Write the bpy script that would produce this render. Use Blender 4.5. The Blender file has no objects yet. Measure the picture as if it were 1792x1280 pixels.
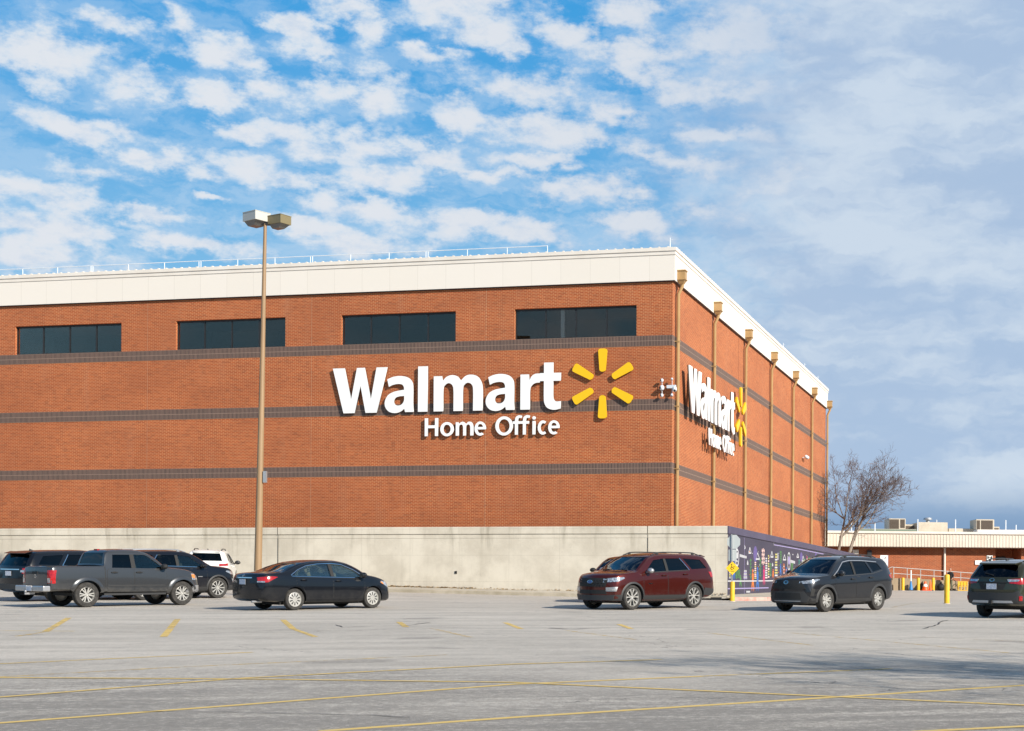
import bpy, bmesh, math, random
import numpy as np
from mathutils import Vector, Matrix, geometry
from mathutils.bvhtree import BVHTree
R = math.radians
SC = bpy.context.scene
COL = SC.collection

# ------------------------------------------------------------------ camera
F, CX, CY, ROLL, EYE = 2590.0, 1310.0, 1042.6, R(0.339), 1.65
cam_d = bpy.data.cameras.new('camera'); cam = bpy.data.objects.new('camera', cam_d); COL.objects.link(cam)
cam_d.sensor_width = 36; cam_d.lens = F / 1792 * 36
cam_d.shift_x = (896 - CX) / 1792; cam_d.shift_y = (CY - 640) / 1792
cam_d.clip_start = 0.2; cam_d.clip_end = 6000
_c, _s = math.cos(ROLL), math.sin(ROLL)
cam.matrix_world = Matrix(((_c, -_s, 0, 0), (0, 0, -1, 0), (_s, _c, 0, EYE), (0, 0, 0, 1)))
SC.camera = cam
SC.view_settings.view_transform = 'Standard'; SC.view_settings.look = 'None'
SC.view_settings.exposure = 0.46; SC.view_settings.gamma = 1
SC.cycles.max_bounces = 8; SC.cycles.transparent_max_bounces = 16

# ------------------------------------------------------------------ sun
SUN_A, SUN_EL = R(41), R(28.6)            # from the right, on the camera's side
S_DIR = Vector((math.cos(SUN_A) * math.cos(SUN_EL), -math.sin(SUN_A) * math.cos(SUN_EL), math.sin(SUN_EL)))
sd_ = bpy.data.lights.new('sun', 'SUN'); sun = bpy.data.objects.new('sun', sd_); COL.objects.link(sun)
sd_.energy = 5.0; sd_.angle = R(0.55); sd_.color = (1.0, 0.92, 0.80)
sun.rotation_euler = (-S_DIR).to_track_quat('-Z', 'Y').to_euler()

# ------------------------------------------------------------------ world: sky with broken cloud
def ray(px, py):
    a, b = px - CX, py - CY
    return ((_c * a + _s * b) / F, -(-_s * a + _c * b) / F)
def sky_ae(px, py):
    x, z = ray(px, py)
    return math.atan(x), math.atan2(z, math.hypot(x, 1))

W = bpy.data.worlds.new('World'); SC.world = W; W.use_nodes = True
NT = W.node_tree; NT.nodes.clear()
class NG:
    def __init__(s, nt): s.nt = nt
    def n(s, t, **k):
        x = s.nt.nodes.new(t)
        for a, b in k.items(): setattr(x, a, b)
        return x
    def link(s, a, b): s.nt.links.new(a, b)
    def set(s, sock, v):
        if isinstance(v, bpy.types.NodeSocket): s.link(v, sock)
        else: sock.default_value = v
    def m(s, op, a, b=None, c=None, clamp=False):
        x = s.n('ShaderNodeMath', operation=op, use_clamp=clamp); s.set(x.inputs[0], a)
        if b is not None: s.set(x.inputs[1], b)
        if c is not None: s.set(x.inputs[2], c)
        return x.outputs[0]
    def vm(s, op, a, b=None, sc=None):
        x = s.n('ShaderNodeVectorMath', operation=op); s.set(x.inputs[0], a)
        if b is not None: s.set(x.inputs[1], b)
        if sc is not None: s.set(x.inputs[3], sc)
        return x
    def ss(s, v, a, b, lo=0.0, hi=1.0):
        x = s.n('ShaderNodeMapRange', interpolation_type='SMOOTHSTEP'); s.set(x.inputs[0], v)
        for i, q in zip((1, 2, 3, 4), (a, b, lo, hi)): s.set(x.inputs[i], q)
        return x.outputs[0]
    def lin(s, v, a, b, lo=0.0, hi=1.0):
        x = s.n('ShaderNodeMapRange'); s.set(x.inputs[0], v)
        for i, q in zip((1, 2, 3, 4), (a, b, lo, hi)): s.set(x.inputs[i], q)
        return x.outputs[0]
    def mix(s, f, a, b, mode='MIX'):
        x = s.n('ShaderNodeMix', data_type='RGBA', blend_type=mode)
        s.set(x.inputs[0], f)
        for i, q in ((6, a), (7, b)):
            if not isinstance(q, bpy.types.NodeSocket) and len(q) == 3: q = (*q, 1)
            s.set(x.inputs[i], q)
        return x.outputs[2]
    def noise(s, vec, scale, detail=3, rough=.5, dist=0.0, col=False, dim='3D', w=0):
        x = s.n('ShaderNodeTexNoise', noise_dimensions=dim); s.set(x.inputs['Vector'], vec)
        x.inputs['Scale'].default_value = scale; x.inputs['Detail'].default_value = detail
        x.inputs['Roughness'].default_value = rough; x.inputs['Distortion'].default_value = dist
        if dim == '4D': x.inputs['W'].default_value = w
        return x.outputs['Color' if col else 'Fac']
    def xyz(s, x, y, z=0.0):
        q = s.n('ShaderNodeCombineXYZ')
        for i, v in enumerate((x, y, z)): s.set(q.inputs[i], v)
        return q.outputs[0]

# cloudlets: (centre in the sky as azimuth / elevation of photo point, half sizes, tilt, strength)
CLOUDS = [(70, 92, 110, 44, 14, 1), (232, 146, 72, 36, 12, 1), (205, 45, 62, 22, -6, .8), (318, 42, 46, 26, 0, .75), (392, 93, 56, 28, 5, 1),
 (425, 170, 140, 23, 2, 1), (350, 178, 70, 16, -6, .9), (462, 150, 40, 26, 8, .9), (515, 45, 60, 22, 22, .9), (596, 15, 54, 20, 8, 1), (552, 98, 62, 28, 25, .95), (655, 168, 100, 44, 10, 1),
 (655, 52, 50, 32, 10, .9), (738, 88, 68, 17, 24, .9), (115, 224, 92, 20, 14, 1), (210, 232, 66, 15, 8, .95), (250, 272, 72, 17, -8, 1),
 (150, 294, 74, 15, 8, .9), (455, 306, 140, 22, 4, 1), (440, 232, 82, 20, 10, .95), (520, 246, 82, 34, 24, 1), (622, 262, 80, 30, 8, .9), (75, 342, 115, 25, 10, 1),
 (262, 370, 66, 17, 10, .9), (85, 402, 150, 30, 6, 1), (60, 446, 140, 26, 2, 1), (360, 346, 70, 10, 4, .6), (800, 10, 140, 40, 0, .95), (862, 66, 70, 36, 0, .95), (990, 68, 70, 40, 4, 1),
 (1092, 22, 66, 42, 0, 1), (1128, 92, 80, 44, 10, 1), (935, 158, 120, 36, 8, .95), (815, 205, 52, 34, 10, 1), (950, 232, 150, 28, 8, 1), (1090, 196, 58, 20, 6, 1), (790, 276, 130, 28, 2, .9),
 (950, 285, 82, 18, 5, .9), (1030, 335, 104, 34, 8, 1), (700, 322, 90, 34, 18, .95), (1240, 160, 130, 28, 10, 1), (1300, 60, 150, 60, 0, .9), (625, 366, 110, 24, 4, 1), (790, 392, 150, 26, 8, 1), (905, 402, 90, 26, 6, .95),
 (520, 392, 90, 15, 4, .9), (610, 425, 150, 24, 2, 1), (1262, 240, 90, 18, 4, .95), (1240, 292, 84, 26, 0, .95), (1370, 315, 80, 36, 10, .95), (1235, 372, 78, 22, 2, .95), (1110, 390, 120, 32, 0, .9), (1130, 270, 70, 20, 2, .9), (330, 420, 160, 22, 2, .95), (860, 300, 160, 16, 2, .7)]
g = NG(NT)
tc = g.n('ShaderNodeTexCoord')
nrm = g.vm('NORMALIZE', tc.outputs['Generated']).outputs[0]
sep = g.n('ShaderNodeSeparateXYZ'); g.link(nrm, sep.inputs[0])
az = g.m('ARCTAN2', sep.outputs[0], sep.outputs[1])
el = g.m('ARCSINE', sep.outputs[2])
ae = g.xyz(az, el)
aes = g.vm('MULTIPLY', ae, (14.0, 40.0, 1.0)).outputs[0]
n1 = g.noise(aes, 0.9, 2, .55, col=True, dim='2D')
n2 = g.noise(g.vm('MULTIPLY', ae, (40, 62, 1.0)).outputs[0], 1.0, 4, .6, col=True, dim='2D')
d1 = g.vm('MULTIPLY', g.vm('SUBTRACT', n1, (.5, .5, .5)).outputs[0], (.030, .010, 0)).outputs[0]
d2 = g.vm('MULTIPLY', g.vm('SUBTRACT', n2, (.5, .5, .5)).outputs[0], (.024, .015, 0)).outputs[0]
aed = g.vm('ADD', g.vm('ADD', ae, d1).outputs[0], d2).outputs[0]
acc = None
for (px, py, hw, hh, tilt, st) in CLOUDS:
    a, e = sky_ae(px, py)
    mp = g.n('ShaderNodeMapping', vector_type='TEXTURE')
    mp.inputs[1].default_value = (a, e, 0); mp.inputs[2].default_value = (0, 0, R(-tilt * .35))
    mp.inputs[3].default_value = (hw / F * .97 * st, hh / F * 1.02 * st, 1)
    g.link(aed, mp.inputs[0])
    L = g.vm('LENGTH', mp.outputs[0]).outputs[1]
    if acc is None: acc = L
    else:
        sm = g.n('ShaderNodeMath', operation='SMOOTH_MIN'); g.link(acc, sm.inputs[0]); g.link(L, sm.inputs[1]); sm.inputs[2].default_value = .22
        acc = sm.outputs[0]
fb = g.noise(g.vm('MULTIPLY', ae, (44, 84, 1)).outputs[0], 1.0, 6, .64, dim='2D')
fine = g.noise(g.vm('MULTIPLY', aed, (16, 44, 1)).outputs[0], 1.3, 5, .6, dim='2D')
cellv = g.n('ShaderNodeTexVoronoi', feature='SMOOTH_F1', voronoi_dimensions='2D'); g.link(g.vm('MULTIPLY', aed, (27, 66, 1)).outputs[0], cellv.inputs['Vector']); cellv.inputs['Scale'].default_value = 1; cellv.inputs['Smoothness'].default_value = .35
lump = g.m('MULTIPLY', g.m('SUBTRACT', .52, cellv.outputs['Distance']), .95)
den = g.m('ADD', g.m('SUBTRACT', g.m('ADD', lump, 1.06), acc), g.m('MULTIPLY', g.m('SUBTRACT', fb, .5), 2.1))
puff = g.ss(den, -.16, .74)
# clouds elsewhere in the dome (behind and above the camera) come from noise alone
vor = g.noise(g.vm('MULTIPLY', ae, (6, 14, 1)).outputs[0], 1.0, 4, .6, dim='2D')
out_side = g.m('MAXIMUM', g.ss(el, .40, .52), g.ss(g.m('ABSOLUTE', g.m('SUBTRACT', az, -.17)), .42, .55))
gen = g.m('MULTIPLY', g.m('MULTIPLY', g.ss(vor, .54, .70), .5), out_side)
puff = g.m('MAXIMUM', puff, gen)
# thin milky streaks among the cloudlets, more of them low down
thin = g.m('MULTIPLY', g.ss(fine, .36, .66), g.lin(el, .12, .42, .62, .26))
thin = g.m('MULTIPLY', thin, g.m('SUBTRACT', 1.0, g.m('MULTIPLY', out_side, .75)))
# the grey-lavender sheet that covers the sky on the right
vaz = g.m('ADD', az, g.m('MULTIPLY', g.m('SUBTRACT', fb, .5), .10))
vaz = g.m('SUBTRACT', vaz, g.m('MULTIPLY', el, .06))
veil = g.m('MULTIPLY', g.ss(vaz, -.135, .035), g.m('SUBTRACT', 1.0, g.m('MULTIPLY', g.ss(az, .7, 1.5), .8)))
sheet_n = g.noise(g.vm('MULTIPLY', aed, (7, 22, 1)).outputs[0], 1.1, 4, .55, dim='2D')
sheet_f = g.noise(g.vm('MULTIPLY', aed, (20, 60, 1)).outputs[0], 1.2, 3, .6, dim='2D')
sh = g.m('ADD', g.m('MULTIPLY', sheet_n, .75), g.m('MULTIPLY', sheet_f, .25))
sheet = g.mix(g.ss(sh, .38, .64), (.41, .535, .72), (.60, .695, .81))
low_dark = g.m('MULTIPLY', g.m('SUBTRACT', 1.0, g.ss(el, .042, .082)), g.ss(az, -.05, .08))
sheet = g.mix(low_dark, sheet, (.215, .34, .53))
skyt = g.n('ShaderNodeTexSky', sky_type='NISHITA', sun_disc=False, sun_elevation=SUN_EL, sun_rotation=R(90) + SUN_A)
skyt.air_density = 1.2; skyt.dust_density = .4; skyt.ozone_density = 2.0
blue_n = g.vm('SCALE', skyt.outputs[0], sc=.085).outputs[0]
blue_n = g.mix(1.0, blue_n, (.28, .80, 1.12), 'MULTIPLY')
deep = g.mix(g.ss(el, .14, .40), (.26, .545, .815), (.055, .375, .800))
deep = g.mix(g.ss(el, .42, .9), deep, (.020, .095, .26))
blue = g.mix(.8, blue_n, deep)
white = g.mix(g.ss(den, .25, 1.15), (.60, .715, .84), (.735, .775, .835))
white = g.mix(g.m('MULTIPLY', g.ss(fb, .30, .58, 1, 0), .55), white, (.53, .645, .80))
white = g.mix(g.ss(az, -.30, .05), white, g.mix(g.ss(den, .25, 1.15), (.48, .60, .765), (.66, .715, .795)))
c_ = g.mix(thin, blue, (.52, .68, .85))
c_ = g.mix(g.m('MULTIPLY', veil, .96), c_, sheet)
c_ = g.mix(g.m('MULTIPLY', puff, g.m('SUBTRACT', 1.0, g.m('MULTIPLY', g.ss(vaz, -.09, .08), .72))), c_, white)
# dark band standing in for far trees behind the camera, added to darken reflections
back = g.m('MULTIPLY', g.ss(g.m('ABSOLUTE', az), .75, 1.3), g.m('SUBTRACT', 1.0, g.ss(g.m('ADD', el, g.m('MULTIPLY', vor, .10)),   .07, .13)))
c_ = g.mix(back, c_, (.030, .034, .034))
ground_half = g.ss(sep.outputs[2], -.02, .0)
c_ = g.mix(ground_half, (.16, .155, .15), c_)
bg = g.n('ShaderNodeBackground'); g.link(c_, bg.inputs[0]); bg.inputs[1].default_value = .74
wo = g.n('ShaderNodeOutputWorld'); g.link(bg.outputs[0], wo.inputs[0])

# ------------------------------------------------------------------ helpers
def clampf(x, a=0., b=1.): return max(a, min(b, x))
def sstep(a, b, x): t = clampf((x - a) / (b - a)); return t * t * (3 - 2 * t)
def gz(X, Y):
    """height of the car park: climbs to the cars, flattens to the kerb; a little higher towards the left near the building"""
    if Y < -15: base = -.384
    elif Y < 48: base = .0256 * Y
    elif Y < 58: t = Y - 48; base = 1.2288 + .0256 * t - .0196 * t * t / 20
    elif Y < 66: base = 1.3868 + .006 * (Y - 58)
    elif Y < 160: base = 1.4348 + .0137 * (Y - 66)
    else: base = 1.4348 + .0137 * 94
    return base + sstep(50, 66, Y) * .0162 * clampf(-X, 0, 60) * (1 - sstep(90, 130, Y))
def gpt(px, py):
    """point of the ground seen at a photo point"""
    a, b = ray(px, py); Y = 10.
    for _ in range(60):
        z = EYE + b * Y; Y += (z - gz(a * Y, Y)) / max(.02, (.0256 - b)) * .7
    return Vector((a * Y, Y, gz(a * Y, Y)))
def at(px, py, Y):
    a, b = ray(px, py); return Vector((a * Y, Y, EYE + b * Y))

def mat(name, col, rough=.6, metal=0., var=None, vscale=4., bump=0., bscale=40., coat=0., spec=.5, stretch=(1, 1, 1), detail=5):
    m = bpy.data.materials.new(name); m.use_nodes = True
    nt = m.node_tree; b = nt.nodes['Principled BSDF']; q = NG(nt)
    b.inputs['Base Color'].default_value = (*col, 1); b.inputs['Roughness'].default_value = rough
    b.inputs['Metallic'].default_value = metal; b.inputs['Coat Weight'].default_value = coat
    b.inputs['Coat Roughness'].default_value = .04; b.inputs['Specular IOR Level'].default_value = spec
    t = q.n('ShaderNodeTexCoord'); v = q.vm('MULTIPLY', t.outputs['Object'], stretch).outputs[0]
    if var is not None:
        f = q.ss(q.noise(v, vscale, detail, .6), .32, .68)
        q.link(q.mix(f, col, var), b.inputs['Base Color'])
    if bump:
        bp = q.n('ShaderNodeBump'); bp.inputs['Strength'].default_value = bump; bp.inputs['Distance'].default_value = .01
        q.link(q.noise(v, bscale, 4, .6), bp.inputs['Height']); q.link(bp.outputs[0], b.inputs['Normal'])
    return m

def paint(name, col, metal=.35, dirt=.25):
    m = mat(name, col, .35, metal, coat=.75, spec=.12)
    q = NG(m.node_tree); b = m.node_tree.nodes['Principled BSDF']
    t = q.n('ShaderNodeTexCoord'); s = q.n('ShaderNodeSeparateXYZ'); q.link(t.outputs['Object'], s.inputs[0])
    low = q.ss(s.outputs[2], .75, .30)
    nn = q.ss(q.noise(t.outputs['Object'], 5, 6, .65), .35, .7)
    f = q.m('MULTIPLY', q.m('MULTIPLY', low, nn), dirt)
    q.link(q.mix(f, col, (.22, .20, .17)), b.inputs['Base Color'])
    q.link(q.lin(f, 0, 1, .3, .9), b.inputs['Roughness'])
    q.link(q.lin(f, 0, .6, .75, .1), b.inputs['Coat Weight'])
    return m

def glass(name, tint, refl=1.0, rough=.015, gcol=(1, 1, 1)):
    m = bpy.data.materials.new(name); m.use_nodes = True; nt = m.node_tree; nt.nodes.clear(); q = NG(nt)
    tr = q.n('ShaderNodeBsdfTransparent'); tr.inputs[0].default_value = (*tint, 1)
    gl = q.n('ShaderNodeBsdfGlossy'); gl.inputs['Roughness'].default_value = rough; gl.inputs[0].default_value = (*gcol, 1)
    fr = q.n('ShaderNodeFresnel'); fr.inputs[0].default_value = 1.52
    f = q.m('MULTIPLY', fr.outputs[0], refl, clamp=True)
    mx = q.n('ShaderNodeMixShader'); q.link(f, mx.inputs[0]); q.link(tr.outputs[0], mx.inputs[1]); q.link(gl.outputs[0], mx.inputs[2])
    o = q.n('ShaderNodeOutputMaterial'); q.link(mx.outputs[0], o.inputs[0])
    return m

class MB:
    def __init__(s): s.v = []; s.f = []; s.mi = []; s.uv = None
    def add(s, vs, fs, mi=0):
        k = len(s.v); s.v += [tuple(v) for v in vs]
        for f in fs: s.f.append(tuple(i + k for i in f)); s.mi.append(mi)
    def box(s, a, b, mi=0):
        x0, y0, z0 = a; x1, y1, z1 = b
        s.add([(x0, y0, z0), (x1, y0, z0), (x1, y1, z0), (x0, y1, z0), (x0, y0, z1), (x1, y0, z1), (x1, y1, z1), (x0, y1, z1)],
              [(3, 2, 1, 0), (4, 5, 6, 7), (0, 1, 5, 4), (1, 2, 6, 5), (2, 3, 7, 6), (3, 0, 4, 7)], mi)
    def bar(s, p, q, w, h=None, up=(0, 0, 1), mi=0):
        p, q = Vector(p), Vector(q); h = h or w; d = (q - p).normalized(); up = Vector(up)
        if abs(d.dot(up)) > .95: up = Vector((0, 1, 0))
        a = d.cross(up).normalized() * w / 2; b = a.cross(d).normalized() * h / 2
        vs = [p - a - b, p + a - b, p + a + b, p - a + b, q - a - b, q + a - b, q + a + b, q - a + b]
        s.add(vs, [(3, 2, 1, 0), (4, 5, 6, 7), (0, 1, 5, 4), (1, 2, 6, 5), (2, 3, 7, 6), (3, 0, 4, 7)], mi)
    def tube(s, pts, rad, n=8, cap=True, mi=0):
        pts = [Vector(p) for p in pts]; rs = rad if isinstance(rad, (list, tuple)) else [rad] * len(pts)
        rings = []; prev = None
        for i, p in enumerate(pts):
            d = (pts[min(i + 1, len(pts) - 1)] - pts[max(i - 1, 0)]).normalized()
            if prev is None:
                a = d.orthogonal().normalized()
            else:
                a = (prev - d * prev.dot(d)).normalized()
            prev = a; b = d.cross(a)
            rings.append([p + (a * math.cos(2 * math.pi * k / n) + b * math.sin(2 * math.pi * k / n)) * rs[i] for k in range(n)])
        vs = [v for r in rings for v in r]; fs = []
        for i in range(len(pts) - 1):
            for k in range(n): fs.append((i * n + k, i * n + (k + 1) % n, (i + 1) * n + (k + 1) % n, (i + 1) * n + k))
        if cap: fs.append(tuple(reversed(range(n)))); fs.append(tuple(range((len(pts) - 1) * n, len(pts) * n)))
        s.add(vs, fs, mi)
    def lathe(s, prof, n=24, axis='z', c=(0, 0, 0), mi=0):
        vs = []; fs = []; c = Vector(c)
        for (r, h) in prof:
            for k in range(n):
                a = 2 * math.pi * k / n; x, y = r * math.cos(a), r * math.sin(a)
                vs.append(c + (Vector((x, y, h)) if axis == 'z' else Vector((x, h, y)) if axis == 'y' else Vector((h, x, y))))
        for i in range(len(prof) - 1):
            for k in range(n):
                f = (i * n + k, i * n + (k + 1) % n, (i + 1) * n + (k + 1) % n, (i + 1) * n + k)
                fs.append(f if axis != 'y' else f[::-1])
        fs.append(tuple(range(n))); fs.append(tuple(range((len(prof) - 1) * n, len(prof) * n)))
        s.add(vs, fs, mi)
    def prism(s, poly, o, ux, uy, d, mi=0):
        """polygon in plane (o,ux,uy), thickness vector d"""
        o, ux, uy, d = Vector(o), Vector(ux), Vector(uy), Vector(d); n = len(poly)
        a = [o + ux * p[0] + uy * p[1] for p in poly]; b = [p + d for p in a]
        s.add(a + b, [tuple(reversed(range(n))), tuple(range(n, 2 * n))] + [(i, (i + 1) % n, n + (i + 1) % n, n + i) for i in range(n)], mi)
    def ellipsoid(s, c, r, n=12, m=8, mi=0):
        vs = []; fs = []
        for i in range(m + 1):
            t = math.pi * i / m
            for k in range(n):
                a = 2 * math.pi * k / n
                vs.append((c[0] + r[0] * math.sin(t) * math.cos(a), c[1] + r[1] * math.sin(t) * math.sin(a), c[2] + r[2] * math.cos(t)))
        for i in range(m):
            for k in range(n): fs.append((i * n + k, (i + 1) * n + k, (i + 1) * n + (k + 1) % n, i * n + (k + 1) % n))
        s.add(vs, fs, mi)
    def build(s, name, mats, parent=None, smooth=False, angle=35, fixn=True, loc=None):
        me = bpy.data.meshes.new(name); me.from_pydata(s.v, [], s.f); me.update()
        mats = mats if isinstance(mats, (list, tuple)) else [mats]
        for m in mats: me.materials.append(m)
        if len(mats) > 1: me.polygons.foreach_set('material_index', s.mi)
        if fixn:
            bm = bmesh.new(); bm.from_mesh(me); bmesh.ops.recalc_face_normals(bm, faces=bm.faces); bm.to_mesh(me); bm.free()
        return finish(name, me, parent, smooth, angle, loc)

def finish(name, me, parent=None, smooth=False, angle=35, loc=None):
    if smooth:
        me.polygons.foreach_set('use_smooth', [True] * len(me.polygons)); me.set_sharp_from_angle(angle=R(angle))
    o = bpy.data.objects.new(name, me); COL.objects.link(o)
    if parent: o.parent = parent
    if loc is not None: o.location = loc
    return o
def tag(o, label=None, cat=None, group=None, kind=None):
    if label: o['label'] = label
    if cat: o['category'] = cat
    if group: o['group'] = group
    if kind: o['kind'] = kind
    return o
def thing(name, label, cat, loc=(0, 0, 0), rz=0., group=None):
    o = bpy.data.objects.new(name, None); COL.objects.link(o); o.location = loc; o.rotation_euler = (0, 0, rz); o.empty_display_size = .3
    return tag(o, label, cat, group)
def struct(o): o['kind'] = 'structure'; return o
def copy_tree(o, parent=None):
    c = o.copy(); COL.objects.link(c)
    if parent: c.parent = parent
    for ch in list(o.children): copy_tree(ch, c)
    return c
def uv_m(o, fn):
    """uv in metres from local position (and face normal)"""
    me = o.data; uv = me.uv_layers.new(name='uv')
    for p in me.polygons:
        for li in p.loop_indices:
            uv.data[li].uv = fn(me.vertices[me.loops[li].vertex_index].co, p.normal)
#@@SETTING
# ------------------------------------------------------------------ building frame: local x right along the front, y back along the side
AZ = R(11.586); BX, BY = -3.572, 68.158
EX = Vector((math.cos(AZ), -math.sin(AZ), 0)); EY = Vector((math.sin(AZ), math.cos(AZ), 0)); B0 = Vector((BX, BY, 0))
def front(px, py, off=0.):
    a, b = ray(px, py); d = Vector((a, 1, 0)); Y = (B0.dot(EY) - off) / d.dot(EY); P = d * Y - B0
    return P.dot(EX), EYE + b * Y
def side(px, py, off=0.):
    a, b = ray(px, py); d = Vector((a, 1, 0)); Y = (B0.dot(EX) + off) / d.dot(EX); P = d * Y - B0
    return P.dot(EY), EYE + b * Y
def bw(x, y, z=0.): return B0 + EX * x + EY * y + Vector((0, 0, z))

# ------------------------------------------------------------------ materials of the setting
def m_asphalt():
    m = mat('asphalt', (0.310, 0.287, 0.263), .92); nt = m.node_tree; q = NG(nt); b = nt.nodes['Principled BSDF']
    t = q.n('ShaderNodeTexCoord'); v = t.outputs['Object']
    rot = q.n('ShaderNodeVectorRotate', rotation_type='Z_AXIS'); q.link(v, rot.inputs[0]); rot.inputs['Angle'].default_value = R(-12)
    st = q.vm('MULTIPLY', rot.outputs[0], (.10, .75, 1)).outputs[0]
    st2 = q.vm('MULTIPLY', rot.outputs[0], (.55, 1.5, 1)).outputs[0]
    big = q.ss(q.noise(st, 1.0, 6, .62, dim='2D'), .36, .66)
    wid = q.ss(q.noise(v, .11, 4, .55, dim='2D'), .35, .65)
    sm = q.ss(q.noise(st2, 1.0, 5, .6, dim='2D'), .35, .70)
    gr = q.noise(v, 55, 2, .7, dim='2D'); gr2 = q.noise(v, 190, 2, .6, dim='2D')
    c = q.mix(big, (0.414, 0.373, 0.322), (0.554, 0.500, 0.435))
    c = q.mix(q.m('MULTIPLY', wid, .5), c, (0.362, 0.328, 0.286))
    c = q.mix(q.m('MULTIPLY', sm, .40), c, (0.616, 0.559, 0.485))
    # worn dark aggregate shows in the nearest, older patches of paving
    sp = q.n('ShaderNodeSeparateXYZ'); q.link(v, sp.inputs[0])
    near = q.ss(q.m('ADD', sp.outputs[1], q.m('MULTIPLY', q.noise(v, .22, 5, .65, dim='2D'), 18)), 34, 23)
    old = q.m('MULTIPLY', near, q.ss(q.noise(st, 1.7, 6, .68, dim='2D'), .30, .56))
    c = q.mix(q.m('MULTIPLY', old, .92), c, (0.207, 0.189, 0.169))
    mid = q.ss(q.noise(v, 1.3, 6, .72, dim='2D'), .50, .72); c = q.mix(q.m('MULTIPLY', mid, .28), c, (0.264, 0.242, 0.214))
    blot = q.ss(q.noise(v, .42, 3, .55, dim='2D'), .66, .76); c = q.mix(q.m('MULTIPLY', blot, .45), c, (0.135, 0.123, 0.113))
    gr3 = q.noise(v, 24, 3, .75, dim='2D')
    c = q.mix(q.m('MULTIPLY', q.ss(gr3, .44, .64), q.m('ADD', .18, q.m('MULTIPLY', near, .38))), c, (0.155, 0.143, 0.127))
    gr4 = q.noise(v, 6.5, 4, .85, dim='2D')
    c = q.mix(q.m('MULTIPLY', q.ss(gr4, .46, .60), q.m('ADD', .10, q.m('MULTIPLY', near, .42))), c, (0.166, 0.150, 0.134))
    c = q.mix(q.m('MULTIPLY', q.ss(gr4, .44, .36), .30), c, (0.642, 0.581, 0.508))
    c = q.mix(q.m('MULTIPLY', q.ss(gr, .50, .66), .42), c, (0.166, 0.153, 0.137))
    c = q.mix(q.m('MULTIPLY', q.ss(gr2, .58, .72), .5), c, (0.683, 0.627, 0.522))
    ck = q.n('ShaderNodeTexVoronoi', feature='DISTANCE_TO_EDGE', voronoi_dimensions='2D'); q.link(q.vm('ADD', v, q.vm('SCALE', q.noise(v, .9, 4, .6, col=True, dim='2D'), sc=1.6).outputs[0]).outputs[0], ck.inputs['Vector']); ck.inputs['Scale'].default_value = .16
    c = q.mix(q.m('MULTIPLY', q.ss(ck.outputs['Distance'], .0035, .0012), q.m('MULTIPLY', q.ss(q.noise(v, .3, 3, .6, dim='2D'), .50, .60), .75)), c, (0.093, 0.087, 0.080))
    q.link(c, b.inputs['Base Color'])
    bp = q.n('ShaderNodeBump'); bp.inputs['Strength'].default_value = .5; bp.inputs['Distance'].default_value = .012
    q.link(q.m('ADD', gr, q.m('MULTIPLY', gr2, .6)), bp.inputs['Height']); q.link(bp.outputs[0], b.inputs['Normal'])
    return m
M_ASPH = m_asphalt()
def m_brick(name, c1, c2, mo, w, h, ms, offset=.5, var=.0, vcol=(.2, .05, .02)):
    m = mat(name, c1, .85); nt = m.node_tree; q = NG(nt); b = nt.nodes['Principled BSDF']
    uv = q.n('ShaderNodeUVMap', uv_map='uv')
    br = q.n('ShaderNodeTexBrick'); br.offset = offset; q.link(uv.outputs[0], br.inputs['Vector'])
    for k, c in (('Color1', c1), ('Color2', c2), ('Mortar', mo)): br.inputs[k].default_value = (*c, 1)
    br.inputs['Scale'].default_value = 1; br.inputs['Mortar Size'].default_value = ms; br.inputs['Mortar Smooth'].default_value = .2
    br.inputs['Bias'].default_value = 0; br.inputs['Brick Width'].default_value = w; br.inputs['Row Height'].default_value = h
    c = br.outputs[0]
    if var:
        s2 = q.vm('MULTIPLY', uv.outputs[0], (.7, 1.6, 1)).outputs[0]
        n = q.ss(q.noise(s2, .35, 5, .6), .35, .68)
        c = q.mix(q.m('MULTIPLY', n, var), c, vcol)
        n = q.ss(q.noise(q.vm('MULTIPLY', uv.outputs[0], (2.6, .5, 1)).outputs[0], .5, 4, .6), .5, .75)
        c = q.mix(q.m('MULTIPLY', n, var * .5), c, (.42, .19, .10))
        st_ = q.ss(q.noise(q.vm('MULTIPLY', uv.outputs[0], (1.1, .10, 1)).outputs[0], 1.0, 5, .65), .54, .78); c = q.mix(q.m('MULTIPLY', st_, var * .7), c, (.46, .23, .13))
        st_ = q.ss(q.noise(q.vm('MULTIPLY', uv.outputs[0], (.9, .14, 1)).outputs[0], 1.7, 5, .65), .56, .80); c = q.mix(q.m('MULTIPLY', st_, var), c, (.13, .04, .018))
        cell = q.n('ShaderNodeTexWhiteNoise', noise_dimensions='2D')
        q.link(q.vm('FLOOR', q.vm('DIVIDE', uv.outputs[0], (w, h, 1)).outputs[0]).outputs[0], cell.inputs[0])
        c = q.mix(q.m('MULTIPLY', q.ss(cell.outputs[0], .80, 1.0), .3), c, (.15, .045, .02))
    q.link(c, b.inputs['Base Color'])
    bp = q.n('ShaderNodeBump', invert=True); bp.inputs['Strength'].default_value = .4; bp.inputs['Distance'].default_value = .008
    q.link(br.outputs['Fac'], bp.inputs['Height']); q.link(bp.outputs[0], b.inputs['Normal'])
    return m
M_BRICK = m_brick('red_brick', (.395, .083, .017), (.305, .058, .012), (.62, .33, .155), .2136, .0717, .0085, var=.27)
M_SOLDIER = m_brick('dark_soldier_brick', (.082, .047, .042), (.046, .028, .027), (.30, .205, .15), .0712, .2465, .011, offset=0)
M_FASCIA = m_brick('cream_panel', (.755, .70, .63), (.74, .685, .61), (.65, .60, .53), 1.43, 9.0, .012, offset=0)
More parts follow.
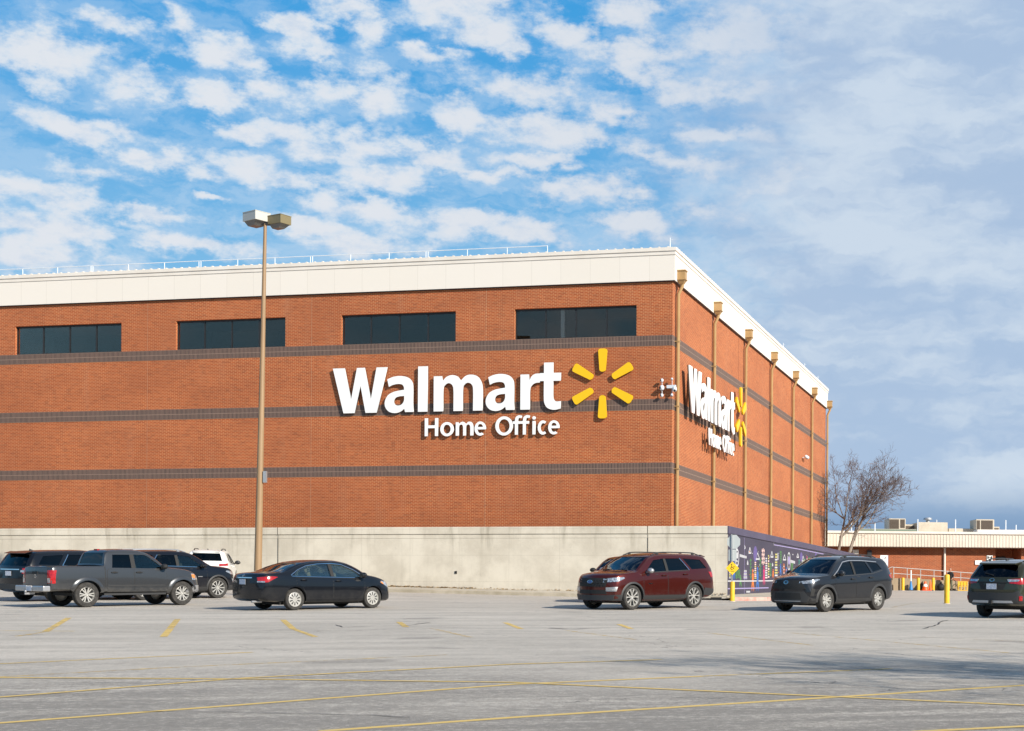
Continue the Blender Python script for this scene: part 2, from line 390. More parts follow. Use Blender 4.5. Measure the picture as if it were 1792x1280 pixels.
M_CREAM = mat('cream_trim', (.765, .71, .64), .6, var=(.70, .64, .565), vscale=.8)
M_TAN = mat('tan_paint', (.43, .27, .115), .5, var=(.36, .225, .095), vscale=1.2)
M_DARKM = mat('dark_metal', (.020, .020, .021), .45)
M_WHITE = mat('white_sign_face', (.86, .86, .85), .45)
M_BRONZE = mat('bronze_return', (.05, .040, .030), .5)
M_YEL = mat('yellow_sign_face', (.86, .50, .004), .45)
M_YELD = mat('yellow_return', (.45, .26, .01), .5)
M_GALV = mat('galvanised_steel', (.42, .43, .44), .45, .6)
M_WRAIL = mat('white_railing', (.62, .66, .70), .5)
M_BLACK = mat('matt_black', (.012, .012, .012), .7)
M_RUBBER = mat('tyre_rubber', (.022, .021, .020), .88, var=(.05, .046, .042), vscale=9)
M_YPAINT = mat('yellow_bollard_paint', (.80, .47, .012), .5, var=(.68, .38, .02), vscale=7)
def m_conc():
    m = mat('cast_concrete', (.6, .53, .42), .9); nt = m.node_tree; q = NG(nt); b = nt.nodes['Principled BSDF']
    t = q.n('ShaderNodeTexCoord'); v = t.outputs['Object']; s = q.n('ShaderNodeSeparateXYZ'); q.link(v, s.inputs[0])
    n = q.ss(q.noise(v, .55, 6, .65), .34, .68)
    c = q.mix(n, (.67, .61, .505), (.53, .475, .385))
    st = q.vm('MULTIPLY', v, (1.5, 1.5, .16)).outputs[0]
    f = q.ss(q.noise(st, 1.6, 5, .65), .50, .74)
    top = q.ss(s.outputs[2], 3.2, 4.7)
    c = q.mix(q.m('MULTIPLY', f, q.m('ADD', .18, q.m('MULTIPLY', top, .38))), c, (.25, .215, .155))
    c = q.mix(q.m('MULTIPLY', q.ss(q.noise(v, 9, 5, .7), .58, .78), .45), c, (.34, .30, .24))
    # board joints left by the formwork
    wv = q.m('ABSOLUTE', q.m('SUBTRACT', q.m('FRACT', q.m('MULTIPLY', s.outputs[0], 1 / 2.44)), .5))
    hz = q.m('ABSOLUTE', q.m('SUBTRACT', q.m('FRACT', q.m('ADD', q.m('MULTIPLY', s.outputs[2], 1 / 1.22), .18)), .5))
    ln = q.m('MAXIMUM', q.ss(wv, .494, .5), q.ss(hz, .488, .5))
    c = q.mix(q.m('MULTIPLY', ln, .35), c, (.30, .26, .20))
    q.link(c, b.inputs['Base Color'])
    bp = q.n('ShaderNodeBump'); bp.inputs['Strength'].default_value = .3; bp.inputs['Distance'].default_value = .01
    q.link(q.noise(v, 14, 5, .65), bp.inputs['Height']); q.link(bp.outputs[0], b.inputs['Normal'])
    return m
M_CONC = m_conc()
M_KERB = mat('kerb_concrete', (.46, .40, .31), .9, var=(.34, .29, .21), vscale=1.5, bump=.3, bscale=30)
M_WALK = mat('pavement_concrete', (.47, .42, .34), .9, var=(.37, .32, .25), vscale=.7, bump=.2, bscale=30)
M_REDK = mat('faded_red_kerb_paint', (.52, .16, .12), .8, var=(.55, .38, .32), vscale=2.2)
M_SOIL = mat('mulch', (.10, .065, .04), .95, var=(.05, .035, .02), vscale=8)
M_LEAF = mat('dry_leaves', (.22, .12, .04), .9, var=(.34, .22, .09), vscale=30)

# ------------------------------------------------------------------ ground
def build_ground():
    xs = [-3000, -900, -300, -150] + [-100 + 2.5 * i for i in range(81)] + [150, 300, 900, 3000]
    ys = [-600, -120, -40] + [-20 + 1.5 * i for i in range(110)] + [150, 160, 170, 200, 300, 800, 5000]
    vs = [(x, y, gz(x, y)) for y in ys for x in xs]; n = len(xs)
    fs = [(j * n + i, j * n + i + 1, (j + 1) * n + i + 1, (j + 1) * n + i) for j in range(len(ys) - 1) for i in range(n - 1)]
    mb = MB(); mb.add(vs, fs); o = mb.build('car_park_ground', M_ASPH, fixn=False, smooth=True); struct(o)
build_ground()

def m_line():
    m = bpy.data.materials.new('worn_yellow_line'); m.use_nodes = True; nt = m.node_tree; q = NG(nt); b = nt.nodes['Principled BSDF']
    t = q.n('ShaderNodeTexCoord'); v = t.outputs['Object']
    w = q.noise(v, 2.6, 6, .72); w2 = q.noise(v, 26, 4, .75)
    at_ = q.n('ShaderNodeAttribute', attribute_name='wear')
    k = q.m('ADD', q.m('ADD', q.m('MULTIPLY', w, .55), q.m('MULTIPLY', w2, .45)), q.m('MULTIPLY', at_.outputs['Fac'], .37))
    bare = q.ss(k, .515, .70)
    q.link(q.mix(q.ss(w2, .35, .65), (.68, .44, .085), (.58, .44, .19)), b.inputs['Base Color']); b.inputs['Roughness'].default_value = .85
    q.link(q.lin(bare, 0, 1, .95, .04), b.inputs['Alpha'])
    return m
M_LINE = m_line()
def ground_strip(name, pts, w, m, wear=0., lift=.004, seg=.9, jit=0., rnd=None):
    """a flat strip laid on the ground along world points"""
    P = []
    for a, b in zip(pts, pts[1:]):
        n = max(1, int((b - a).length / seg))
        for i in range(n): P.append(a.lerp(b, i / n))
    P.append(pts[-1]); vs = []; fs = []
    for i, p in enumerate(P):
        d = (P[min(i + 1, len(P) - 1)] - P[max(i - 1, 0)]); d.z = 0; d.normalize(); nn = Vector((-d.y, d.x, 0))
        if jit: p = p + nn * rnd.uniform(-jit, jit)
        ww = w if not rnd else w * rnd.uniform(.35, 1.25)
        for sgn in (-.5, .5):
            q = p + nn * ww * sgn; vs.append((q.x, q.y, gz(q.x, q.y) + lift))
    for i in range(len(P) - 1): fs.append((2 * i, 2 * i + 1, 2 * i + 3, 2 * i + 2))
    mb = MB(); mb.add(vs, fs); o = mb.build(name, m, fixn=False)
    o.data.update()
    if o.data.polygons[0].normal.z < 0: o.data.flip_normals()
    if wear is not None:
        at_ = o.data.attributes.new('wear', 'FLOAT', 'POINT'); at_.data.foreach_set('value', [wear] * len(o.data.vertices))
    return struct(o)
LINES = [([(560, 1280.3), (900, 1256), (1792, 1199.7), (1900, 1193)], .12, -.45), ([(-60, 1270.6), (900, 1198), (1230, 1184)], .11, -.12), ([(1230, 1184), (1560, 1171)], .10, .25),
 ([(-60, 1225.8), (417, 1188), (900, 1163), (1158, 1155)], .10, .05), ([(-40, 1187.5), (281, 1169.6), (783, 1146.5)], .10, .38), ([(-40, 1164), (442, 1142)], .10, .18),
 ([(1600, 1281.5), (1792, 1272), (1900, 1267)], .11, -.1), ([(-60, 1186.4), (417, 1189), (900, 1195), (1792, 1235), (1900, 1240)], .10, -.02),
 ([(1238, 1108), (1424, 1130)], .10, .38), ([(1384, 1108), (1766, 1143)], .10, .40), ([(1595, 1115), (1792, 1123), (1900, 1127)], .10, .42),
 ([(120.5, 1081.7), (80, 1106)], .13, .16), ([(-20, 1104), (131, 1105)], .09, .2), ([(82, 1106), (30, 1114)], .10, .3), ([(311, 1084), (298, 1100)], .13, .16), ([(298, 1101), (286, 1115)], .13, .05),
 ([(495, 1085), (513, 1101)], .13, .16), ([(513, 1101), (552, 1115)], .11, .15), ([(698, 1089), (711, 1098)], .13, .16), ([(753, 1100), (824, 1116)], .10, .38), ([(884, 1090), (912, 1101)], .12, .05),
 ([(992, 1104), (1113, 1120)], .10, .4), ([(1083, 1093), (1105, 1101)], .12, .05), ([(1640, 1052), (1560, 1064)], .10, .45)]
for k, (pp, w, wear) in enumerate(LINES):
    ground_strip('road_marking', [gpt(*p) for p in pp], w * 1.12, M_LINE, wear, lift=.0030 + .0012 * (k % 4))
M_CRACK = mat('tar_crack', (.045, .045, .047), .8)
_rc = random.Random(4)
for pp, w in [([(588, 1094), (600, 1098.5), (640, 1097), (708, 1096), (753, 1090)], .045), ([(708, 1098), (770, 1098), (844, 1100)], .045), ([(251, 1246), (400, 1247), (653, 1253), (718, 1257)], .022),
              ([(220, 1129), (255, 1126), (296, 1124)], .03), ([(593, 1125), (690, 1126)], .025), ([(1615, 1101), (1640, 1094), (1648, 1088), (1660, 1086)], .05), ([(960, 1100), (1000, 1102), (1052, 1100)], .08),
              ([(330, 1112), (520, 1101), (600, 1100)], .02), ([(1480, 1080), (1600, 1077), (1792, 1086)], .02), ([(0, 1144), (150, 1141), (420, 1138)], .018), ([(1180, 1086), (1300, 1084), (1420, 1090)], .02)]:
    ground_strip('asphalt_crack', [gpt(*p) for p in pp], w, M_CRACK, None, lift=.0085, seg=.22, jit=.022, rnd=_rc)

# ------------------------------------------------------------------ big brick office building
ZF, ZR = 16.13, 17.667
BANDS = [(13.152, 13.635), (10.193, 10.705), (7.273, 7.766)]
LEN, DEP = 64.0, 47.07
office = thing('office_building', 'big red brick windowless office block with dark brick bands, cream roof fascia and tan downpipes', 'building', (BX, BY, 0), -AZ)
WIN = []
for (p0, p1, pt, yt) in [(900.5, 1114, 1112, 532.7), (597.5, 797.5, 797, 544), (308, 499.5, 498, 555.7), (26.8, 212.6, 211, 566.3)]:
    WIN.append((front(p0, 570)[0], front(p1, 570)[0], BANDS[0][1], front(pt, yt)[1]))
_dx = WIN[2][0] - WIN[3][0]; WIN.append((WIN[3][0] - _dx, WIN[3][1] - _dx, WIN[3][2], WIN[3][3]))
_dx = 0
def build_office():
    x_edges = sorted({-LEN, 0.0} | {w[0] for w in WIN} | {w[1] for w in WIN}); zt = sum(w[3] for w in WIN) / len(WIN)
    mb = MB(); Z0, ZW = 3.2, ZF + .3
    def q(x0, x1, z0, z1): mb.add([(x0, 0, z0), (x1, 0, z0), (x1, 0, z1), (x0, 0, z1)], [(0, 1, 2, 3)])
    q(-LEN, 0, Z0, WIN[0][2]); q(-LEN, 0, zt, ZW)
    for a, b in zip(x_edges, x_edges[1:]):
        if not any(abs(a - w[0]) < .01 for w in WIN): q(a, b, WIN[0][2], zt)
    for (a, b, z0, _) in WIN:
        d = .24
        mb.add([(a, 0, z0), (a, d, z0), (a, d, zt), (a, 0, zt)], [(0, 1, 2, 3)]); mb.add([(b, 0, z0), (b, d, z0), (b, d, zt), (b, 0, zt)], [(3, 2, 1, 0)])
        mb.add([(a, 0, zt), (a, d, zt), (b, d, zt), (b, 0, zt)], [(0, 1, 2, 3)]); mb.add([(a, 0, z0), (b, 0, z0), (b, d, z0), (a, d, z0)], [(0, 1, 2, 3)])
    mb.add([(0, 0, Z0), (0, DEP, Z0), (0, DEP, ZW), (0, 0, ZW)], [(0, 1, 2, 3)])
    mb.add([(0, DEP, Z0), (-LEN, DEP, Z0), (-LEN, DEP, ZW), (0, DEP, ZW)], [(0, 1, 2, 3)])
    mb.add([(-LEN, DEP, Z0), (-LEN, 0, Z0), (-LEN, 0, ZW), (-LEN, DEP, ZW)], [(0, 1, 2, 3)])
    o = mb.build('wall', M_BRICK, office, fixn=False)
    uv_m(o, lambda c, n: (c.x, c.z) if abs(n.y) > .5 else (c.y, c.z) if abs(n.x) > .5 else (c.x, c.y))
    for (z0, z1) in BANDS:
        mb = MB(); t = .012
        mb.add([(-LEN, -t, z0), (t, -t, z0), (t, DEP + t, z0), (-LEN, DEP + t, z0), (-LEN, -t, z1), (t, -t, z1), (t, DEP + t, z1), (-LEN, DEP + t, z1)],
               [(0, 1, 5, 4), (1, 2, 6, 5), (2, 3, 7, 6)])
        # little top and bottom ledges back to the wall
        mb.add([(-LEN, -t, z0), (t, -t, z0), (0, 0, z0), (-LEN, 0, z0), (t, DEP, z0), (0, DEP, z0)], [(3, 2, 1, 0), (1, 2, 5, 4)])
        mb.add([(-LEN, -t, z1), (t, -t, z1), (0, 0, z1), (-LEN, 0, z1), (t, DEP, z1), (0, DEP, z1)], [(0, 1, 2, 3), (4, 5, 2, 1)])
        o = mb.build('brick_band', M_SOLDIER, office, fixn=False)
        zc = z0
        uv_m(o, lambda c, n, zc=zc, h=(z1 - z0): (c.x, (c.z - zc) * .493 / h) if abs(n.y) > .5 else (c.y, (c.z - zc) * .493 / h))
    # windows
    for (a, b, z0, _) in WIN:
        fr = MB(); d0, d1 = .13, .21; f = .05
        fr.box((a, d0, zt - f * 1.6), (b, d1, zt)); fr.box((a, d0, z0), (b, d1, z0 + f)); fr.box((a, d0, z0 + f), (a + f, d1, zt - f * 1.6)); fr.box((b - f, d0, z0 + f), (b, d1, zt - f * 1.6))
        for k in (1, 2, 3): xx = a + (b - a) * k / 4; fr.box((xx - .028, d0 + .01, z0 + f), (xx + .028, d1, zt - f * 1.6))
        w = fr.build('window', M_DARKM, office)
        mb = MB(); mb.box((a + .02, .170, z0 + .02), (b - .02, .178, zt - .03)); mb.build('pane', G_OFFICE, w)
        mb = MB(); yb = 3.2; i = .0
        mb.add([(a, .235, z0), (b, .235, z0), (b, .235, zt), (a, .235, zt), (a, yb, z0), (b, yb, z0), (b, yb, zt), (a, yb, zt)], [(4, 5, 6, 7), (0, 4, 7, 3), (1, 2, 6, 5), (3, 7, 6, 2), (0, 1, 5, 4)])
        mb.build('room_interior', M_ROOM, w, fixn=False)
    a, b = WIN[0][:2]; x = front(989, 560, -.6)[0]
    mb = MB(); mb.box((x - .09, .245, WIN[0][2]), (x + .09, .33, zt)); mb.build('interior_column', mat('pale_column', (.85, .86, .86), .6), office)
    # control joints in the brickwork
    for px in (258, 545, 850, 40):
        x = front(px, 660)[0] if px != 40 else front(-30, 660)[0]
        mb = MB()
        for z0, z1 in ((3.3, BANDS[2][0]), (BANDS[2][1], BANDS[1][0]), (BANDS[1][1], BANDS[0][0]), (BANDS[0][1], ZF)): mb.box((x - .011, -.003, z0 + .01), (x + .011, .0, z1 - .01))
        mb.build('control_joint', mat('joint_sealant', (.40, .20, .11), .8), office)
    mb = MB(); y = 21.5
    for z0, z1 in ((3.3, BANDS[2][0]), (BANDS[2][1], BANDS[1][0]), (BANDS[1][1], BANDS[0][0]), (BANDS[0][1], ZF)): mb.box((0, 14.6, z0 + .01), (.004, 14.63, z1 - .01))
    mb.build('control_joint', mat('joint_sealant_dark', (.16, .06, .03), .8), office)
    # fascia: panel, two cornice steps, standing seam stubs on the edge
    def ring(p, z0, z1, name, m, uvs=False):
        mb = MB(); L_ = -LEN - p
        mb.add([(L_, -p, z0), (p, -p, z0), (p, DEP + p, z0), (L_, DEP + p, z0), (L_, -p, z1), (p, -p, z1), (p, DEP + p, z1), (L_, DEP + p, z1)],
               [(0, 1, 5, 4), (1, 2, 6, 5), (2, 3, 7, 6), (3, 0, 4, 7), (3, 2, 1, 0), (4, 5, 6, 7)])
        o = mb.build(name, m, office, fixn=False)
        if uvs: uv_m(o, lambda c, n: (c.x - .35, c.z - 14) if abs(n.y) > .5 else (c.y + .4, c.z - 14))
        return o
    ring(.13, ZF, ZR - .36, 'fascia', M_FASCIA, True)
    ring(.16, ZR - .36, ZR - .19, 'cornice', M_CREAM); ring(.20, ZR - .19, ZR - .03, 'roof_edge', M_CREAM)
    mb = MB(); mb.add([(-LEN, -.02, ZR - .028), (.02, -.02, ZR - .028), (-.9, 1.2, ZR + .06), (-LEN, 1.2, ZR + .06), (.02, DEP, ZR - .028), (-.9, DEP - 1.2, ZR + .06)], [(0, 1, 2, 3), (1, 4, 5, 2)])
    x = -.2
    while x > -LEN: mb.box((x - .035, -.19, ZR - .025), (x + .035, .10, ZR + .012)); x -= .42
    y = .15
    while y < DEP: mb.box((-.10, y - .035, ZR - .025), (.19, y + .035, ZR + .012)); y += .42
    mb.build('roof', M_CREAM, office, fixn=False)
    mb = MB(); mb.box((-LEN - .09, -.10, ZF - .035), (.10, -.02, ZF - .002)); mb.box((.02, -.02, ZF - .035), (.10, DEP + .05, ZF - .002)); mb.build('fascia_shadow_line', M_DARKM, office)  # dark strip painted in as the shadow line below the fascia
    # downpipes with leader heads on the long side
    for px, py in ((1186.5, 590), (1250.2, 640), (1304.9, 680), (1350, 720), (1388.1, 740), (1421.1, 760), (1447.6, 780)):
        y, _ = side(px, py, .14); z_top = ZR - .98
        y = min(y, DEP - .12)
        mb = MB(); mb.tube([(.33, y, z_top - .55), (.33, y, z_top - .72), (.15, y, z_top - 1.1), (.13, y, 3.0)], .082, 10)
        for zz in (13.4, 10.4, 7.5): mb.box((.0, y - .10, zz - .02), (.24, y + .10, zz + .02))
        dp = mb.build('downpipe', M_TAN, office, smooth=True)
        mb = MB(); w = .185; xx0, xx1 = .135, .50
        mb.box((xx0, y - w, z_top - .42), (xx1, y + w, z_top - .05)); mb.box((xx0, y - w - .035, z_top - .05), (xx1 + .035, y + w + .035, z_top + .0)); mb.box((xx0, y - w - .03, z_top - .46), (xx1 + .03, y + w + .03, z_top - .42))
        a_ = [(xx0, y - w), (xx1, y - w), (xx1, y + w), (xx0, y + w)]; b_ = [(xx0 + .08, y - .10), (xx1 - .1, y - .10), (xx1 - .1, y + .10), (xx0 + .08, y + .10)]
        mb.add([(*p, z_top - .46) for p in a_] + [(*p, z_top - .64) for p in b_], [(0, 1, 5, 4), (1, 2, 6, 5), (2, 3, 7, 6), (3, 0, 4, 7), (4, 5, 6, 7)])
        mb.build('leader_head', M_TAN, dp)
    # railing on the roof and lightning rods
    rail = MB(); yr = 1.0
    def P(px, py): return front(px, py, -yr)[0]
    xs_ = [P(p, 450) for p in (958, 888, 820, 751, 683, 616, 550, 485, 421, 355, 291, 229, 165, 102, 40)]
    step = (xs_[0] - xs_[-1]) / 14; xs_ = [xs_[0] - step * i for i in range(26)]
    zt_ = front(958, 430.5, -yr)[1]; zm = zt_ - .48
    for i, x in enumerate(xs_):
        rail.tube([(x, yr, ZR - .05), (x, yr, zt_)], .020, 6)
        if i % 3 == 0 and i: rail.tube([(x - .11, yr, ZR - .05), (x - .11, yr, zt_)], .020, 6)
    rail.tube([(xs_[0], yr, zt_), (xs_[-1], yr, zt_)], .019, 6); rail.tube([(xs_[0], yr, zm), (xs_[-1], yr, zm)], .015, 6)
    rail.build('roof_railing', M_WRAIL, office, smooth=True)
    for (x, y, h) in ((-.25, .4, .55), (-.12, DEP * .62, .5), (-.12, DEP * .80, .5), (-.12, DEP * .93, .5)):
        mb = MB(); mb.tube([(x, y, ZR - .1), (x, y, ZR + h)], [.035, .02], 6); mb.tube([(x, y, ZR + h - .1), (x + .12, y, ZR + h - .1)], .014, 5); mb.build('lightning_rod', M_WRAIL, office)
G_OFFICE = glass('office_glass', (.80, .80, .78), 1.5, gcol=(1, .82, .70))
M_ROOM = mat('dim_room', (.05, .048, .045), .9)
build_office()

# ------------------------------------------------------------------ raised letter signs
def cr(pts, k=6):
    """closed outline; (x,y) smooth points, (x,y,1) corners"""
    n = len(pts); out = []
    for i in range(n):
        p0, p1, p2, p3 = (pts[(i + j - 1) % n] for j in range(4))
        P1, P2 = Vector(p1[:2]), Vector(p2[:2])
        c1, c2 = len(p1) > 2, len(p2) > 2
        if c1 and c2: out.append(P1); continue
        m1 = (P2 - P1) if c1 else (P2 - Vector(p0[:2])) / 2
        m2 = (P2 - P1) if c2 else (Vector(p3[:2]) - P1) / 2
        for j in range(k):
            t = j / k; t2, t3 = t * t, t * t * t
            out.append(P1 * (2 * t3 - 3 * t2 + 1) + m1 * (t3 - 2 * t2 + t) + P2 * (-2 * t3 + 3 * t2) + m2 * (t3 - t2))
    return [(p.x, p.y) for p in out]
def C(*p): return [(x, y, 1) for x, y in p]
def ell(cx, cy, rx, ry, n=28, a0=0, a1=360):
    return [(cx + rx * math.cos(R(a0 + (a1 - a0) * i / n)), cy + ry * math.sin(R(a0 + (a1 - a0) * i / n))) for i in range(n + (0 if a1 - a0 == 360 else 1))]
GLY = {}
GLY['W'] = [C((0, 220), (58, 220), (90, 66), (118, 220), (156, 220), (187, 66), (214, 220), (267, 220), (216, 0), (161, 0), (136, 132), (108, 0), (53, 0))]
GLY['a'] = [cr([(144, 0, 1), (102, 0, 1), (98, 17, 1), (80, 3), (54, -4), (24, 3), (5, 26), (3, 55), (18, 84), (46, 100), (75, 106), (97, 109, 1), (95, 124), (86, 135), (66, 138), (42, 134), (22, 125, 1), (14, 162, 1), (42, 173), (76, 177), (112, 170), (134, 150), (141, 118), (141, 40), (144, 0, 1)][:-1]),
            cr([(97, 79, 1), (72, 77), (55, 70), (47, 56), (50, 41), (62, 33), (78, 34), (91, 44), (97, 60)])]
GLY['l'] = [C((0, 0), (47, 0), (47, 222), (0, 222))]
GLY['m'] = [cr([(0, 0, 1), (0, 172, 1), (40, 172, 1), (44, 149, 1), (64, 169), (90, 176), (116, 169), (133, 148, 1), (154, 169), (180, 176), (212, 168), (232, 142), (240, 104), (240, 0, 1), (193, 0, 1), (193, 98), (187, 126), (169, 137), (151, 128), (143, 104), (143, 0, 1), (97, 0, 1), (97, 98), (91, 126), (74, 137), (56, 128), (47, 104), (47, 0, 1)])]
GLY['r'] = [cr([(0, 0, 1), (0, 172, 1), (41, 172, 1), (44, 143, 1), (56, 164), (74, 174), (95, 175, 1), (95, 131, 1), (74, 129), (56, 117), (47, 92), (47, 0, 1)])]
GLY['t'] = [cr([(20, 228, 1), (66, 228, 1), (66, 177, 1), (103, 177, 1), (103, 138, 1), (66, 138, 1), (66, 66), (70, 46), (82, 37), (103, 38, 1), (103, 2, 1), (70, -4), (38, 6), (23, 30), (20, 62), (20, 138, 1), (0, 138, 1), (0, 177, 1), (20, 177, 1)])]
GLY['H'] = [C((0, 0), (15, 0), (15, 39), (50, 39), (50, 0), (65, 0), (65, 88), (50, 88), (50, 53), (15, 53), (15, 88), (0, 88))]
GLY['o'] = [ell(33, 33, 33, 35), ell(33, 33, 18, 22)]
GLY['M'] = [cr([(0, 0, 1), (0, 66, 1), (13, 66, 1), (15, 57, 1), (24, 65), (34, 68), (44, 64), (50, 56, 1), (58, 65), (68, 68), (80, 62), (86, 42), (86, 0, 1), (71, 0, 1), (71, 40), (67, 52), (61, 54), (53, 50), (50, 40), (50, 0, 1), (36, 0, 1), (36, 40), (32, 52), (26, 54), (18, 50), (15, 40), (15, 0, 1)])]
GLY['e'] = [[(56, 29)] + ell(28, 33, 28, 35, 20, 4, 308) + ell(28, 33, 15, 22, 8, 300, 218) + [(14, 29)], [(15, 41)] + ell(28, 41, 13, 14.5, 10, 172, 8) + [(41, 41)]]
GLY['O'] = [ell(43, 44, 43, 47, 36), ell(43, 44, 27, 33, 36)]
GLY['f'] = [cr([(10, 0, 1), (25, 0, 1), (25, 53, 1), (40, 53, 1), (40, 66, 1), (25, 66, 1), (26, 76), (32, 82), (43, 81, 1), (44, 93, 1), (28, 95), (14, 86), (10, 70), (10, 66, 1), (0, 66, 1), (0, 53, 1), (10, 53, 1)])]
GLY['i'] = [C((0, 0), (15, 0), (15, 66), (0, 66)), ell(7.5, 81, 8.5, 8.5, 16)]
GLY['c'] = [ell(25, 33, 25, 35, 20, 52, 308) + ell(27, 33, 14, 21.5, 12, 300, 60)]
TEXT = [('W', 60), ('a', 313), ('l', 478), ('m', 555), ('a', 808), ('r', 980), ('t', 1075)]
SUB = [('H', 512), ('o', 588), ('M', 664), ('e', 756), ('O', 858), ('f', 944), ('f', 983), ('i', 1040), ('c', 1066), ('e', 1117)]
# letter space (enlarged photo pixels) to metres on the wall
def sx(u): return front(560 + u / 2.8, 690, .2)[0]
X_END = sx(1530)
def base_z(px, py): return front(560 + px / 2.8, 580 + py / 2.8, .2)[1]
ZB1 = (base_z(190, 402) + base_z(1120, 379)) / 2; ZB2 = (base_z(545, 514) + base_z(1140, 503)) / 2
def vs_(u): Y = bw(sx(u), 0).y; return Y / F / 2.8
def curve_mesh(name, loops, z0, z1):
    """filled outlines extruded between two depths, as mesh data"""
    cu = bpy.data.curves.new(name, 'CURVE'); cu.dimensions = '2D'; cu.fill_mode = 'BOTH'; cu.extrude = (z1 - z0) / 2
    for lp in loops:
        s = cu.splines.new('POLY'); s.points.add(len(lp) - 1); s.use_cyclic_u = True
        for p, q in zip(s.points, lp): p.co = (q[0], q[1], 0, 1)
    o = bpy.data.objects.new(name, cu); COL.objects.link(o); bpy.context.view_layer.update()
    me = bpy.data.meshes.new_from_object(o.evaluated_get(bpy.context.evaluated_depsgraph_get())); bpy.data.objects.remove(o); bpy.data.curves.remove(cu)
    for v in me.vertices: v.co.z += (z0 + z1) / 2
    return me
def letter_obj(name, loops, parent, face, ret):
    """loops in (x along wall, z up); outward is -y; cap on the front, darker return behind, standing clear of the wall"""
    bm = bmesh.new()
    for (a, b, mi) in ((.105, .168, 1), (.172, .232, 0)):
        me = curve_mesh(name, loops, a, b)
        k = len(bm.faces); bm.from_mesh(me); bm.faces.ensure_lookup_table()
        for f in bm.faces[k:]: f.material_index = mi
        bpy.data.meshes.remove(me)
    cx = sum(p[0] for p in loops[0]) / len(loops[0])
    zs = [p[1] for p in loops[0]]
    for v in bm.verts: v.co = Vector((v.co.x, -v.co.z, v.co.y))
    for zz in (min(zs) * .75 + max(zs) * .25, min(zs) * .25 + max(zs) * .75):
        # a short stud from the wall to the back of the letter, under a solid stroke
        best = min(loops[0], key=lambda p: abs(p[1] - zz)); xx = best[0]
        inward = .05 if cx > xx else -.05
        g = bmesh.ops.create_cube(bm, size=1, matrix=Matrix.Translation((xx + inward, -.05, zz)) @ Matrix.Diagonal((.03, .11, .03, 1)))
        for f in {f for v in g['verts'] for f in v.link_faces}: f.material_index = 1
    bmesh.ops.recalc_face_normals(bm, faces=bm.faces)
    me = bpy.data.meshes.new(name); bm.to_mesh(me); bm.free(); me.materials.append(face); me.materials.append(ret)
    return finish(name, me, parent)
def ray_poly(ang, cx, cz):
    w0, w1, r0, r1, k = .150, .215, .55, 1.62, .07
    pts = [(r0 + k, -w0), (r0 + .015, -w0 + .06), (r0, -w0 * .3), (r0, w0 * .3), (r0 + .015, w0 - .06), (r0 + k, w0), (r1 - .10, w1), (r1 - .03, w1 - .03), (r1, w1 - .11), (r1, -w1 + .11), (r1 - .03, -w1 + .03), (r1 - .10, -w1)]
    c, s = math.cos(R(ang)), math.sin(R(ang))
    return [(cx + p * c - q * s, cz + p * s + q * c) for p, q in pts]
def make_sign():
    t = thing('wall_sign', 'white raised letters and yellow six-ray spark on the long front brick wall', 'sign', (0, 0, 0), -AZ)
    for txt, zb in ((TEXT, ZB1), (SUB, ZB2)):
        for ch, u in txt:
            k = vs_(u + 60)
            letter_obj('letter', [[(sx(u + p[0]) - X_END, zb + p[1] * k) for p in lp] for lp in GLY[ch]], t, M_WHITE, M_BRONZE)
    cx, cz = sx(1382) - X_END, base_z(1382, 255)
    for a in (90, 30, -30, -90, 210, 150): letter_obj('spark_ray', [ray_poly(a, cx, cz)], t, M_YEL, M_YELD)
    t.location = bw(X_END, 0); t.scale = (1, .66, 1)
    return t
sign = make_sign()
sign2 = copy_tree(sign)
sign2['label'] = 'white raised letters and yellow spark on the side brick wall, seen almost edge-on'
_y1 = side(1306, 740, .45)[0]
sign2.location = bw(.215, _y1 + .1); sign2.rotation_euler = (0, 0, R(90) - AZ); sign2.scale = (.88, .95, 1)
# ------------------------------------------------------------------ cars
def pch(pts):
    """monotone cubic through (x, value) points"""
    xs = [p[0] for p in pts]; ys = [p[1] for p in pts]; n = len(xs)
    d = [(ys[i + 1] - ys[i]) / (xs[i + 1] - xs[i]) for i in range(n - 1)]; m = [d[0]] + [0 if d[i - 1] * d[i] <= 0 else 2 * d[i - 1] * d[i] / (d[i - 1] + d[i]) for i in range(1, n - 1)] + [d[-1]]
    def f(x):
        if x <= xs[0]: return ys[0]
        if x >= xs[-1]: return ys[-1]
        i = max(k for k in range(n) if xs[k] <= x); i = min(i, n - 2); h = xs[i + 1] - xs[i]; t = (x - xs[i]) / h
        return ys[i] * (2 * t**3 - 3 * t * t + 1) + h * m[i] * (t**3 - 2 * t * t + t) + ys[i + 1] * (-2 * t**3 + 3 * t * t) + h * m[i + 1] * (t**3 - t * t)
    return f
M_TRIM = mat('black_plastic_trim', (.028, .028, .029), .55, bump=.1, bscale=200)
M_CHROME = mat('chrome', (.75, .75, .76), .12, 1.)
M_SILV = mat('silver_plastic', (.45, .45, .46), .35, .7)
M_ALLOY = mat('alloy_silver', (.50, .49, .47), .38, .3, var=(.40, .39, .36), vscale=6)
M_ALLOYD = mat('dark_alloy', (.035, .035, .038), .35, .6)
M_CABIN = mat('cabin_dark', (.012, .012, .013), .85)
M_SEATD = mat('seat_dark', (.03, .03, .032), .8)
M_SEATT = mat('seat_tan', (.42, .33, .23), .75)
M_REDL = mat('red_lens', (.26, .004, .006), .15, coat=.6, var=(.42, .012, .012), vscale=22)
M_CLEARL = mat('clear_lens', (.62, .64, .66), .08, .55, coat=1., var=(.20, .21, .22), vscale=18)
M_AMBER = mat('amber_lens', (.75, .22, .02), .15, coat=1.)
